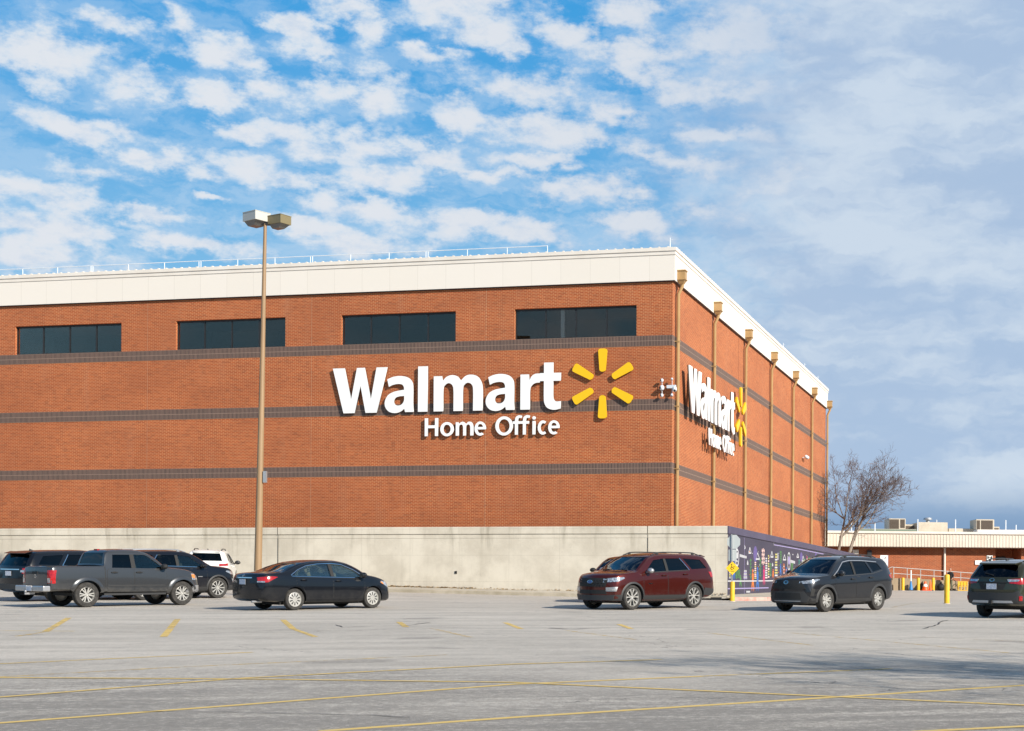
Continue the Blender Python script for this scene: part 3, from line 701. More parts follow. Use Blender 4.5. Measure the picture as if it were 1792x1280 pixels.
M_PLATE = mat('plate_white', (.66, .68, .72), .4, var=(.35, .40, .52), vscale=26)
M_PLFR = mat('plate_frame', (.05, .05, .05), .5)
M_BLUEB = mat('badge_blue', (.02, .05, .22), .25, coat=1.)
G_CLEAR = glass('car_glass_clear', (.74, .80, .76), .8)
G_WIND = glass('car_glass_windscreen', (.34, .37, .37), 1.2)
G_TINT = glass('car_glass_tinted', (.10, .105, .11), .8)
G_DARK = glass('car_glass_privacy', (.035, .037, .04), .8)

class Car:
    pass
def section(c, x, inset=0.):
    w = c.plan(x) - inset; zl = c.low(x); zt = c.top(x) - inset; zb = min(c.belt(x), zt - .012); h = zb - zl
    cr_ = c.crown
    k = c.sec
    P = [(0, zl), (.55 * w, zl), (.86 * w, zl + .004), (.95 * w, zl + .04)]
    P += [(w * kk, zl + h * t) for t, kk in k]
    yb = k[-1][1] * w; g = zt - zb; tum = c.tumble; r = min(.10, .45 * g)
    P += [(yb - tum * .33 * (g - r) * .86, zb + .33 * (g - r)), (yb - tum * .66 * (g - r) * .94, zb + .66 * (g - r))]
    ye = yb - tum * (g - r)
    P += [(ye, zb + g - r), (ye - .22 * r, zt - .45 * r), (ye - .70 * r, zt - .12 * r), (ye - 1.5 * r, zt + .02 * cr_), (ye * .62, zt + cr_ * .6), (ye * .3, zt + cr_ * .92), (0, zt + cr_)]
    return P
DEF_SEC = [(.16, .982), (.34, .998), (.52, 1.0), (.66, .998), (.80, .988), (.92, .970), (1.0, .945)]
def loft(c, xs, secs, caps=True):
    n = len(secs[0]); ring = []
    vs = []; fs = []
    N = 2 * n - 2
    for x, s in zip(xs, secs):
        for (y, z) in s: vs.append((x, y, z))
        for (y, z) in s[-2:0:-1]: vs.append((x, -y, z))
    M = len(xs)
    for i in range(M - 1):
        for j in range(N):
            a, b = i * N + j, i * N + (j + 1) % N
            fs.append((a, b, b + N, a + N))
    if caps:
        for base, flip in ((0, False), ((M - 1) * N, True)):
            x = vs[base][0]; K = 8; rows = []
            for j in range(1, n - 1):
                l, r_ = base + j, base + N - j; yl, z = vs[l][1], vs[l][2]; row = [l]
                for q in range(1, K): vs.append((x, yl * (1 - 2 * q / K), z)); row.append(len(vs) - 1)
                rows.append(row + [r_])
            new = [(base, rows[0][q], rows[0][q + 1]) for q in range(K)] + [(base + n - 1, rows[-1][q + 1], rows[-1][q]) for q in range(K)]
            for r0, r1 in zip(rows, rows[1:]):
                for q in range(K): new.append((r0[q], r1[q], r1[q + 1], r0[q + 1]))
            fs += new if not flip else [f[::-1] for f in new]
    return vs, fs
def bow(c, v, w):
    x, y, z = v; t = (abs(y) / w) ** 2
    fx = c.bowF * sstep(c.bowx, c.front, x) * t
    rx = c.bowR * sstep(-c.bowx2, c.rear, x) * t
    lf = c.noseLean * sstep(c.front - .5, c.front, x) * max(0, ((z - c.noseZ) / .45)) ** 2
    lr = c.tailLean * sstep(c.rear + .5, c.rear, x) * max(0, ((c.tailZ - z) / .35)) ** 2
    return (x - fx + rx - lf + lr, y, z)
def bm_from(vs, fs):
    bm = bmesh.new(); V = [bm.verts.new(v) for v in vs]
    for f in fs:
        try: bm.faces.new([V[i] for i in f])
        except ValueError: pass
    bmesh.ops.remove_doubles(bm, verts=bm.verts, dist=.0004); bmesh.ops.dissolve_degenerate(bm, dist=.0003, edges=bm.edges)
    bmesh.ops.recalc_face_normals(bm, faces=bm.faces); return bm
def to_obj(bm, name, m):
    me = bpy.data.meshes.new(name); bm.to_mesh(me); me.materials.append(m); o = bpy.data.objects.new(name, me); COL.objects.link(o); return o
def cut(o, cutters):
    for k in cutters:
        md = o.modifiers.new('cut', 'BOOLEAN'); md.operation = 'DIFFERENCE'; md.solver = 'EXACT'; md.object = k; md.material_mode = 'TRANSFER'
    bpy.context.view_layer.update()
    me = bpy.data.meshes.new_from_object(o.evaluated_get(bpy.context.evaluated_depsgraph_get()))
    o.modifiers.clear(); old = o.data; o.data = me; bpy.data.meshes.remove(old)
    for k in cutters: d = k.data; bpy.data.objects.remove(k); bpy.data.meshes.remove(d)

def inpoly(p, poly):
    x, y = p; r = False; n = len(poly)
    for i in range(n):
        (x1, y1), (x2, y2) = poly[i], poly[(i + 1) % n]
        if (y1 > y) != (y2 > y) and x < (x2 - x1) * (y - y1) / (y2 - y1) + x1: r = not r
    return r
def hit(c, phi, s, z, dz=0.):
    d = Vector((math.cos(phi), math.sin(phi), 0)); t = Vector((math.sin(phi), -math.cos(phi), 0))
    o = t * s + d * 5 + Vector((0, 0, z))
    p, n, i, _ = c.bvh.ray_cast(o, -d)
    if p is None or (d.dot(p) < -.2 and abs(math.sin(phi)) < .95):
        p, n, i, _ = c.bvh.find_nearest(t * s + d * (c.front if math.cos(phi) > 0 else -c.rear) * .9 + Vector((0, 0, z)))
    if n.dot(d) < 0: n = -n
    return p, n
def patch(c, name, poly, phi, m, parent, off=.004, th=.012, step=.07, mirror=True, smooth=True, inside=0):
    """a thin skin cut to an outline and pressed onto the body from direction phi (degrees)"""
    phi = R(phi); B = []
    for i, p in enumerate(poly):
        q = poly[(i + 1) % len(poly)]; L = math.dist(p[:2], q[:2]); k = max(1, int(L / step))
        B += [(p[0] + (q[0] - p[0]) * j / k, p[1] + (q[1] - p[1]) * j / k) for j in range(k)]
    pts = [Vector(b) for b in B]; nb = len(pts)
    x0, x1 = min(b[0] for b in B), max(b[0] for b in B); z0, z1 = min(b[1] for b in B), max(b[1] for b in B)
    x = x0 + step * .5
    while x < x1:
        z = z0 + step * .5
        while z < z1:
            if inpoly((x, z), B) and min(math.dist((x, z), b) for b in B) > step * .45: pts.append(Vector((x, z)))
            z += step
        x += step
    V, E, Fc, *_ = geometry.delaunay_2d_cdt(pts, [(i, (i + 1) % nb) for i in range(nb)], [list(range(nb))], 1, 1e-5)
    outs = []; ins = []
    for v in V:
        p, n = hit(c, phi, v.x, v.y); outs.append(p + n * off); ins.append(p + n * (off - th))
    nv = len(V); fs = [tuple(f) for f in Fc] + [tuple(reversed([i + nv for i in f])) for f in Fc]
    cnt = {}
    for f in Fc:
        for i in range(len(f)):
            e = (f[i], f[(i + 1) % len(f)]); cnt[e] = 1
    for (a, b) in list(cnt):
        if (b, a) not in cnt: fs.append((b, a, a + nv, b + nv))
    objs = []
    for sgn in ((1, -1) if mirror else (1,)):
        mb = MB(); mb.add([(p.x, p.y * sgn, p.z) for p in outs + ins], fs); objs.append(mb.build(name, m, parent, smooth=smooth, angle=40))
    return objs
def arc_band(c, name, x0, z0, r0, r1, a0, a1, m, parent, off=.012, th=.03, n=18, zmin=None):
    """wheel-arch lip pressed on the body side, both sides"""
    outs = []; ins = []; fs = []
    for i in range(n + 1):
        a = R(a0 + (a1 - a0) * i / n)
        for r in (r0, (r0 + r1) / 2, r1):
            p, nn = hit(c, R(90), x0 + r * math.cos(a), max(z0 + r * math.sin(a), c.low(x0) + .02))
            bulge = off * (1.0 if r < r1 else .25)
            outs.append(p + nn * bulge); ins.append(p - nn * th)
    k = 3; N = len(outs)
    for i in range(n):
        for j in range(2): a = i * k + j; fs.append((a, a + 1, a + k + 1, a + k)); 
        fs.append((i * k, (i + 1) * k, (i + 1) * k + N, i * k + N)); fs.append((i * k + 2, i * k + 2 + N, (i + 1) * k + 2 + N, (i + 1) * k + 2))
    for s in (1, -1):
        mb = MB(); mb.add([(p.x, p.y * s, p.z) for p in outs + ins], fs); mb.build(name, m, parent, smooth=True, angle=50)

def make_wheel(r, wd, rimr, style, tyre_mat, rim_mat, parent, pos, side_):
    """tyre with rim; side_ = +1 outer face towards +y"""
    mb = MB(); h = wd / 2
    prof = [(rimr * .98, -h * .86), (rimr * 1.06, -h * .98), (r * .86, -h), (r * .955, -h * .93), (r * .99, -h * .74), (r, -h * .55), (r * .985, -h * .52), (r * .985, -h * .46), (r, -h * .43), (r, -h * .06), (r * .985, -h * .04), (r * .985, h * .04), (r, h * .06),
            (r, h * .43), (r * .985, h * .46), (r * .985, h * .52), (r, h * .55), (r * .99, h * .74), (r * .955, h * .93), (r * .86, h), (rimr * 1.06, h * .98), (rimr * .98, h * .86)]
    vs = []; fs = []; n = 40
    for (q, y) in prof:
        for k in range(n): a = 2 * math.pi * k / n; vs.append((q * math.cos(a), y, q * math.sin(a)))
    for i in range(len(prof) - 1):
        for k in range(n): fs.append((i * n + k, (i + 1) * n + k, (i + 1) * n + (k + 1) % n, i * n + (k + 1) % n))
    mb.add(vs, fs)
    w = mb.build('wheel', tyre_mat, parent, smooth=True, angle=30, fixn=False); w.location = pos
    rim = MB(); s = side_; yo = s * h * .80
    # rim barrel + lip (0), dark well (1)
    rim.lathe([(rimr * .90, yo - s * .11), (rimr * .99, yo - s * .10), (rimr * 1.0, yo + s * .006), (rimr * .965, yo + s * .010), (rimr * .93, yo - s * .02), (rimr * .90, yo - s * .10)], 36, 'y', mi=0)
    rim.lathe([(0.001, yo - s * .085), (rimr * .92, yo - s * .085), (rimr * .92, yo - s * .095), (.001, yo - s * .095)], 24, 'y', mi=1)
    hub = rimr * .17
    rim.lathe([(.001, yo - s * .02), (hub * .6, yo - s * .012), (hub * .75, yo - s * .02), (hub, yo - s * .022), (hub * 1.15, yo - s * .06), (.001, yo - s * .06)], 20, 'y', mi=0)
    def spoke(a, w0, w1, r0=hub * .8, r1=rimr * .955, y0=-.024, y1=-.014, mi=0, t=.03, sk=0.):
        ca, sa = math.cos(a), math.sin(a); ca2, sa2 = math.cos(a + sk), math.sin(a + sk)
        def P(rr, u, y, c_, s_): return (rr * c_ - u * s_, yo + s * y, rr * s_ + u * c_)
        vs = [P(r0, -w0, y0, ca, sa), P(r0, w0, y0, ca, sa), P(r1, w1, y1, ca2, sa2), P(r1, -w1, y1, ca2, sa2), P(r0, -w0 * 1.3, y0 - t, ca, sa), P(r0, w0 * 1.3, y0 - t, ca, sa), P(r1, w1 * 1.3, y1 - t, ca2, sa2), P(r1, -w1 * 1.3, y1 - t, ca2, sa2)]
        rim.add(vs, [(0, 1, 2, 3), (4, 7, 6, 5), (0, 4, 5, 1), (1, 5, 6, 2), (2, 6, 7, 3), (3, 7, 4, 0)], mi)
    if style == 'cover':          # plastic wheel cover with narrow slots
        rim.lathe([(.001, yo - s * .004), (rimr * .30, yo - s * .002), (rimr * .62, yo - s * .006), (rimr * .94, yo - s * .012), (rimr * .94, yo - s * .03), (.001, yo - s * .03)], 40, 'y', mi=0)
        for k in range(10): spoke(2 * math.pi * (k + .5) / 10, .010, .017, rimr * .36, rimr * .80, .0005, -.004, 1, .006)
    elif style == 'six_pair':     # six twin spokes
        for k in range(6):
            for dv in (-.2, .2): spoke(2 * math.pi * k / 6 + dv * .45, .016, .017, sk=dv * .55)
    elif style == 'five_y':
        for k in range(5):
            a = 2 * math.pi * k / 5 + .3
            for dv in (-1, 1):
                spoke(a + dv * .13, .014, .011, sk=dv * .10); spoke(a + dv * .20, .010, .010, rimr * .5, rimr * .955, -.019, -.014, sk=dv * .16)
    elif style == 'five_wide':
        for k in range(5):
            a = 2 * math.pi * k / 5 + .5; spoke(a, .034, .056, y0=-.030, y1=-.012); spoke(a, .007, .018, rimr * .55, rimr * .93, -.0195, -.0105, 1, .004)
    else:                          # many thin spokes
        for k in range(10):
            spoke(2 * math.pi * k / 10, .013, .017)
    for k in range(5):
        a = 2 * math.pi * k / 5; rim.ellipsoid((hub * 1.5 * math.cos(a), yo - s * .028, hub * 1.5 * math.sin(a)), (.011, .010, .011), 6, 4, 1)
    rim.build('rim', [rim_mat, M_BLACK], w, smooth=True, angle=30, fixn=True)
    return w

def ring_patch(c, name, cx, cz, rx, rz, phi, m, parent, w=.25, off=.02, n=24):
    phi = R(phi); vs = []; fs = []
    for i in range(n):
        a = 2 * math.pi * i / n
        for k in (1, 1 - w):
            p, nn = hit(c, phi, cx + rx * k * math.cos(a), cz + rz * k * math.sin(a)); vs.append(p + nn * off); vs.append(p - nn * .004)
    for i in range(n):
        a, b = 4 * i, 4 * ((i + 1) % n); fs += [(a, a + 2, b + 2, b), (a, b, b + 1, a + 1), (a + 2, a + 3, b + 3, b + 2)]
    mb = MB(); mb.add(vs, fs); return mb.build(name, m, parent, smooth=True)
def disc_patch(c, name, cx, cz, rx, rz, phi, m, parent, off=.016):
    return patch(c, name, [(cx + rx * math.cos(2 * math.pi * i / 20), cz + rz * math.sin(2 * math.pi * i / 20)) for i in range(20)], phi, m, parent, off=off, th=.02, step=max(rx, rz) * .6, mirror=False)[0]

def make_car(c, name, label, cat, loc, heading, group=None):
    root = thing(name, label, cat, (0, 0, 0), 0, group)
    # ---- body shell
    n = 84; xs = [c.rear + (c.front - c.rear) * i / n for i in range(n + 1)]
    for e in (.012, .03, .06): xs += [c.rear + e, c.front - e]
    xs += c.xadd; xs = sorted(set(round(x, 4) for x in xs))
    vs, fs = loft(c, xs, [section(c, x) for x in xs]); wmax = max(c.plan(x) for x in xs)
    vs = [bow(c, v, wmax) for v in vs]
    bm = bm_from(vs, fs); c.bvh = BVHTree.FromBMesh(bm); body = to_obj(bm, 'body', c.paint); bm.free()
    cutters = []
    def cyl(x, z, r, y0, y1):
        b = bmesh.new(); bmesh.ops.create_cone(b, cap_ends=True, segments=40, radius1=r, radius2=r, depth=abs(y1 - y0), matrix=Matrix.Translation((x, (y0 + y1) / 2, z)) @ Matrix.Rotation(R(90), 4, 'X'))
        o = to_obj(b, 'k', M_BLACK); b.free(); cutters.append(o)
    for x in (c.xf, c.xr):
        for s in (1, -1): cyl(x, c.r + .0, c.arch, s * (c.hw - .38), s * (c.hw + .3))
    # cabin hollow
    x0, x1 = c.cab; cxs = [x0 + (x1 - x0) * i / 40 for i in range(41)]; cs = []
    for x in cxs:
        w = c.plan(x) - .07; zt = c.top(x) - .055; zf = c.floor; zb = c.belt(x)
        zt = max(zt, zf + .08); g = max(0., zt - zb); yb = DEF_SEC[-1][1] * w
        cs.append([(0, zf), (yb * .96, zf), (yb, zf + .03), (yb, min(zb, zt - .03)), (yb - c.tumble * max(0, g - .08) * .97, zt - .02 if g < .08 else zt - .07), (yb - c.tumble * g - .04, zt), (0, zt + c.crown * .9)])
    v2, f2 = loft(c, cxs, cs); v2 = [bow(c, v, wmax) for v in v2]; b = bm_from(v2, f2); cutters.append(to_obj(b, 'k', M_CABIN)); b.free()
    def prism(poly, axis, a, b_):
        mb = MB()
        if axis == 'y': mb.prism(poly, (0, a, 0), (1, 0, 0), (0, 0, 1), (0, b_ - a, 0))
        else: mb.prism(poly, (a, 0, 0), (0, 1, 0), (0, 0, 1), (b_ - a, 0, 0))
        o = mb.build('k', M_BLACK); cutters.append(o)
    for (poly, _) in c.side_glass: prism(poly, 'y', -2, 2)
    if c.wind: prism(c.wind, 'x', c.windx, 4.)
    if c.rearw: prism(c.rearw, 'x', -4., c.rearx)
    for kk in getattr(c, 'extra_cut', []):
        mb = MB(); mb.box(*kk); cutters.append(mb.build('k', M_BLACK))
    cut(body, cutters)
    me = body.data; me.polygons.foreach_set('use_smooth', [True] * len(me.polygons)); me.set_sharp_from_angle(angle=R(34)); body.parent = root; body.name = 'body'
    # ---- glass
    for (poly, gm) in c.side_glass: patch(c, 'side_window', poly, 90, gm, root, off=-.012, th=.006, step=.12)
    if c.wind: patch(c, 'windscreen', c.wind, 0, G_WIND if not hasattr(c, 'windm') else c.windm, root, off=-.010, th=.006, step=.12, mirror=False)
    if c.rearw: patch(c, 'rear_window', c.rearw, 180, c.rearm, root, off=-.010, th=.006, step=.12, mirror=False)
    # ---- seats
    mb = MB()
    for (sx_, sy) in c.seats:
        z = c.floor + .02
        mb.box((sx_ - .05, sy - .24, z), (sx_ + .42, sy + .24, z + .12)); mb.bar((sx_ - .02, sy, z + .05), (sx_ - .16, sy, c.belt(sx_) + .14), .46, .11, up=(1, 0, 0)); mb.bar((sx_ - .165, sy, c.belt(sx_) + .16), (sx_ - .20, sy, c.belt(sx_) + .34), .26, .09, up=(1, 0, 0))
    mb.build('seats', c.seatm, root)
    mb = MB(); xd = c.cab[1] - .62; mb.box((xd, -.62, c.floor + .1), (xd + .3, .62, c.belt(xd) - .02)); mb.lathe([(.19, -.015), (.205, 0), (.19, .015), (.175, 0), (.19, -.015)], 20, 'x', (xd - .12, c.hw * .40, c.belt(xd) + .0)); mb.build('dashboard', M_SEATD, root)
    # ---- wheels
    for x in (c.xf, c.xr):
        for s in (1, -1): make_wheel(c.r, c.tw, c.rim, c.wstyle, M_RUBBER, c.rimm, root, (x, s * (c.hw - .035 - c.tw / 2), c.r), s)
    # ---- underbody, keeps daylight out between the wheels
    mb = MB(); mb.box((c.rear + .85, -c.hw * .66, c.low(0) - .05), (c.front - .6, c.hw * .66, c.low(0) + .05))
    for x in (c.xf, c.xr): mb.tube([(x, -c.hw + .3, c.r), (x, c.hw - .3, c.r)], .05, 8)
    mb.build('underbody', M_BLACK, root)
    # ---- doors: dark gap, panel, handle
    for (poly, hx) in c.doors:
        cxm = sum(p[0] for p in poly) / len(poly); czm = sum(p[1] for p in poly) / len(poly)
        big = [(p[0] + .011 * (1 if p[0] > cxm else -1), p[1] + .009 * (1 if p[1] > czm else -1)) for p in poly]
        patch(c, 'door_gap', big, 90, M_BLACK, root, off=.0012, th=.004, step=.10)
        ds = patch(c, 'door', poly, 90, c.paint, root, off=.0045, th=.006, step=.10)
        for d, s in zip(ds, (1, -1)):
            p, nn = hit(c, R(90), hx, c.hz(hx)); mb = MB()
            mb.bar((p.x - .10, s * (p.y + .030), p.z), (p.x + .10, s * (p.y + .030), p.z), .022, .032); mb.box((p.x - .10, min(s * (p.y - .01), s * (p.y + .03)), p.z - .014), (p.x - .07, max(s * (p.y - .01), s * (p.y + .03)), p.z + .014)); mb.box((p.x + .07, min(s * (p.y - .01), s * (p.y + .03)), p.z - .014), (p.x + .10, max(s * (p.y - .01), s * (p.y + .03)), p.z + .014))
            mb.build('handle', c.handm, d, smooth=True)
            mb = MB(); mb.ellipsoid((p.x, s * (p.y + .006), p.z), (.075, .008, .035)); mb.build('handle_recess', M_BLACK, d, smooth=True)
    # ---- mirrors
    mx, mz = c.mirror
    for s in (1, -1):
        p, nn = hit(c, R(90), mx, mz - .02); mb = MB()
        yy = p.y + .15
        vs, fs = [], []
        mb.ellipsoid((mx - .02, s * yy, mz + .05), (.095, .125, .088), 14, 9); mb.bar((mx, s * (p.y - .02), mz - .01), (mx - .01, s * (yy - .02), mz + .03), .07, .045)
        o = mb.build('mirror', c.mirm, root, smooth=True)
        mb = MB(); mb.ellipsoid((mx - .085, s * yy, mz + .05), (.035, .108, .072), 14, 6); mb.build('mirror_glass', M_DARKM, o, smooth=True)
    if c.rails:
        xa, xb, yr_ = c.rails
        for s in (1, -1):
            mb = MB(); pts = []
            for i in range(9):
                x = xa + (xb - xa) * i / 8; p, _, _, _ = c.bvh.ray_cast(Vector((x, yr_, 4)), Vector((0, 0, -1))); hgt = .055 * min(1, min(i, 8 - i) / 1.0) + .004
                pts.append((x, s * yr_, p.z + hgt))
            mb.tube(pts, .019, 8)
            for i in (1, 7): mb.box((pts[i][0] - .05, s * yr_ - .015, pts[i][2] - .075), (pts[i][0] + .05, s * yr_ + .015, pts[i][2]))
            mb.build('roof_rail', c.railm, root, smooth=True)
    c.details(c, root)
    # ---- place: sit on the slope
    X, Y = loc; gx = (gz(X + 1, Y) - gz(X - 1, Y)) / 2; gy = (gz(X, Y + 1) - gz(X, Y - 1)) / 2; up = Vector((-gx, -gy, 1)).normalized()
    fw = Vector((math.cos(R(heading)), math.sin(R(heading)), 0)); fw = (fw - up * fw.dot(up)).normalized(); lf = up.cross(fw)
    root.matrix_world = Matrix(((fw.x, lf.x, up.x, X), (fw.y, lf.y, up.y, Y), (fw.z, lf.z, up.z, gz(X, Y) + .002), (0, 0, 0, 1)))
    return root
def plate(c, root, phi, s, z, frame=True):
    w, h = .152, .076
    p, n = hit(c, R(phi), s, z); d = Vector((math.cos(R(phi)), 0, 0)); 
    x = p.x + d.x * .012; mb = MB(); mb.box((min(x, x + d.x * .006), -s - w if phi == 0 else s - w, z - h), (max(x, x + d.x * .006), (-s if phi == 0 else s) + w, z + h))
    o = mb.build('licence_plate', M_PLATE, root)
    mb = MB(); x2 = x + d.x * .002
    mb.box((min(x2, x2 - d.x * .012), s - w - .012, z - h - .012), (max(x2, x2 - d.x * .012), s + w + .012, z + h + .012)); mb.build('plate_frame', M_PLFR, o)
def spec(**k):
    c = Car(); c.crown = .03; c.tumble = .40; c.sec = DEF_SEC; c.bowF = .22; c.bowR = .12; c.bowx = .3; c.bowx2 = .9; c.noseLean = .06; c.noseZ = .62; c.tailLean = .05; c.tailZ = .55
    c.xadd = []; c.handm = None; c.mirm = None; c.rails = None; c.railm = M_TRIM; c.seatm = M_SEATD; c.rimm = M_ALLOY; c.rearm = G_DARK; c.floor = .55
    for a, b in k.items(): setattr(c, a, b)
    for nme in ('top', 'belt', 'low', 'plan'): setattr(c, nme, pch(getattr(c, nme)))
    c.handm = c.handm or c.paint; c.mirm = c.mirm or c.paint
    if not hasattr(c, 'hz'): c.hz = lambda x: c.belt(x) - .10
    return c
def rocker(c, root, z1, m=M_TRIM, off=.012):
    a, b = c.xr + c.arch + .01, c.xf - c.arch - .01
    patch(c, 'sill_trim', [(a, c.low(0) + .02), (b, c.low(0) + .02), (b, z1), (a, z1)], 90, m, root, off=off, th=.03, step=.10)
def arches(c, root, m=M_TRIM, wd=.06, off=.014, a0=-6, a1=186, name='arch_trim'):
    for x in (c.xf, c.xr): arc_band(c, name, x, c.r, c.arch - .004, c.arch + wd, a0, a1, m, root, off=off)
def mir(poly): return [(-p[0], p[1]) for p in poly][::-1]
#@@CARS
def sp(phi, pts): a = R(phi); return [(x * math.sin(a) - y * math.cos(a), z) for x, y, z in pts]
def lamp(c, root, name, phi, pts, m, off=.006, inner=None):
    o = patch(c, name, sp(phi, pts), phi, m, root, off=off, th=.02, step=.06)
    return o
def wheel_spot(pf, pr, heading, near, hw):
    """car centre from the ground points under its two near wheels"""
    a, b = gpt(*pf), gpt(*pr); m = (a + b) / 2; h = R(heading); left = Vector((-math.sin(h), math.cos(h), 0))
    m = m - left * near * (hw - .12); return (m.x, m.y)
def window_trim(c, root, pts, m, w=.018, name='window_trim'):
    """bright strip following a line on the side"""
    outs = []; ins = []; fs = []; P = []
    for a, b in zip(pts, pts[1:]):
        k = max(1, int(math.dist(a, b) / .08)); P += [(a[0] + (b[0] - a[0]) * i / k, a[1] + (b[1] - a[1]) * i / k) for i in range(k)]
    P.append(pts[-1])
    for i, p in enumerate(P):
        q, r_ = P[max(0, i - 1)], P[min(len(P) - 1, i + 1)]; d = Vector((r_[0] - q[0], r_[1] - q[1])).normalized(); n2 = Vector((-d.y, d.x)) * w / 2
        for s in (1, -1):
            pp, nn = hit(c, R(90), p[0] + n2.x * s, p[1] + n2.y * s); outs.append(pp + nn * .010); ins.append(pp - nn * .006)
    N = len(outs)
    for i in range(len(P) - 1):
        a = 2 * i; fs += [(a, a + 1, a + 3, a + 2), (a, a + 2, a + 2 + N, a + N), (a + 1, a + 1 + N, a + 3 + N, a + 3)]
    for s in (1, -1):
        mb = MB(); mb.add([(p.x, p.y * s, p.z) for p in outs + ins], fs); mb.build(name, m, root, smooth=True, angle=50)
def rear_wiper(c, root, z):
    p, n = hit(c, R(180), 0, z); q, _ = hit(c, R(180), .30, z + .06); mb = MB(); mb.bar((p.x - .02, 0, z), (q.x - .02, .30, z + .06), .02); mb.build('wiper', M_BLACK, root)
def antenna(c, root, x):
    p, _, _, _ = c.bvh.ray_cast(Vector((x, 0, 4)), Vector((0, 0, -1))); mb = MB()
    mb.add([(x - .10, -.02, p.z - .005), (x - .10, .02, p.z - .005), (x + .06, .03, p.z - .005), (x + .06, -.03, p.z - .005), (x - .10, 0, p.z + .06)], [(0, 1, 2, 3), (0, 4, 1), (1, 4, 2), (2, 4, 3), (3, 4, 0)]); mb.build('antenna', M_TRIM, root)

P_BLACK = paint('black_car_paint', (.006, .007, .010), .0, .05)
P_NAVY = paint('dark_navy_car_paint', (.008, .009, .014), .3, .10)
P_GREY = paint('gunmetal_car_paint', (.060, .063, .068), .5, .45)
P_RED = paint('maroon_car_paint', (.070, .0105, .0075), .45, .12)
P_SLATE = paint('slate_car_paint', (.022, .023, .027), .4, .06)
P_OLIVE = paint('olive_car_paint', (.045, .046, .028), .5, .06)
P_WHITE = paint('white_car_paint', (.74, .74, .73), .0, .1)

# ---- black saloon
def d_saloon(c, root):
    lamp(c, root, 'taillight', 142, [(-2.50, .64, .83), (-2.52, .60, .985), (-2.14, .85, 1.015), (-2.02, .9, .995), (-2.3, .85, .84)], M_REDL)
    lamp(c, root, 'reverse_lamp', 150, [(-2.52, .62, .835), (-2.52, .62, .875), (-2.36, .80, .875), (-2.36, .80, .835)], M_CLEARL, off=.010)
    patch(c, 'boot_trim', [(-.40, .955), (.40, .955), (.40, .985), (-.40, .985)], 180, M_CHROME, root, off=.012, th=.02, mirror=False)
    patch(c, 'boot_recess', [(-.30, .74), (.30, .74), (.34, .945), (-.34, .945)], 180, M_BLACK, root, off=.003, th=.01, mirror=False)
    plate(c, root, 180, 0, .85)
    ring_patch(c, 'emblem', 0, 1.035, .045, .036, 180, M_CHROME, root, w=.22)
    patch(c, 'bumper_line', [(-.80, .665), (.80, .665), (.80, .680), (-.80, .680)], 180, M_BLACK, root, off=.003, th=.01, mirror=False)
    lamp(c, root, 'headlight', 40, [(2.28, .45, .62), (2.24, .45, .74), (1.80, .86, .86), (1.74, .88, .80), (2.05, .80, .66)], M_CLEARL)
    lamp(c, root, 'side_marker', 60, [(1.86, .86, .74), (1.84, .86, .80), (1.74, .88, .83), (1.75, .88, .79)], M_AMBER, off=.010)
    patch(c, 'grille', [(-.5, .50), (.5, .50), (.55, .68), (-.55, .68)], 0, M_BLACK, root, mirror=False)
    window_trim(c, root, [(-1.50, 1.02), (-1.52, 1.05), (-1.25, 1.20), (-.90, 1.325), (-.5, 1.375), (.0, 1.392), (.35, 1.36), (.75, 1.20), (1.08, .985)], M_CHROME, .022)
    window_trim(c, root, [(-1.50, 1.015), (-.5, .985), (.5, .962), (1.10, .955)], M_CHROME, .016)
    patch(c, 'pillar', [(-.125, 1.0), (-.01, .995), (-.01, 1.38), (-.125, 1.375)], 90, M_BLACK, root, off=.004)
    patch(c, 'sill_trim', [(-.98, .235), (.98, .235), (.98, .31), (-.98, .31)], 90, c.paint, root, off=.012, th=.03)
    mb = MB(); mb.tube([(-2.62, -.5, .27), (-2.3, -.5, .27)], .035, 10); mb.build('exhaust', M_SILV, root, smooth=True)
    mb = MB(); p, _, _, _ = c.bvh.ray_cast(Vector((-2.3, 0, 4)), Vector((0, 0, -1))); 
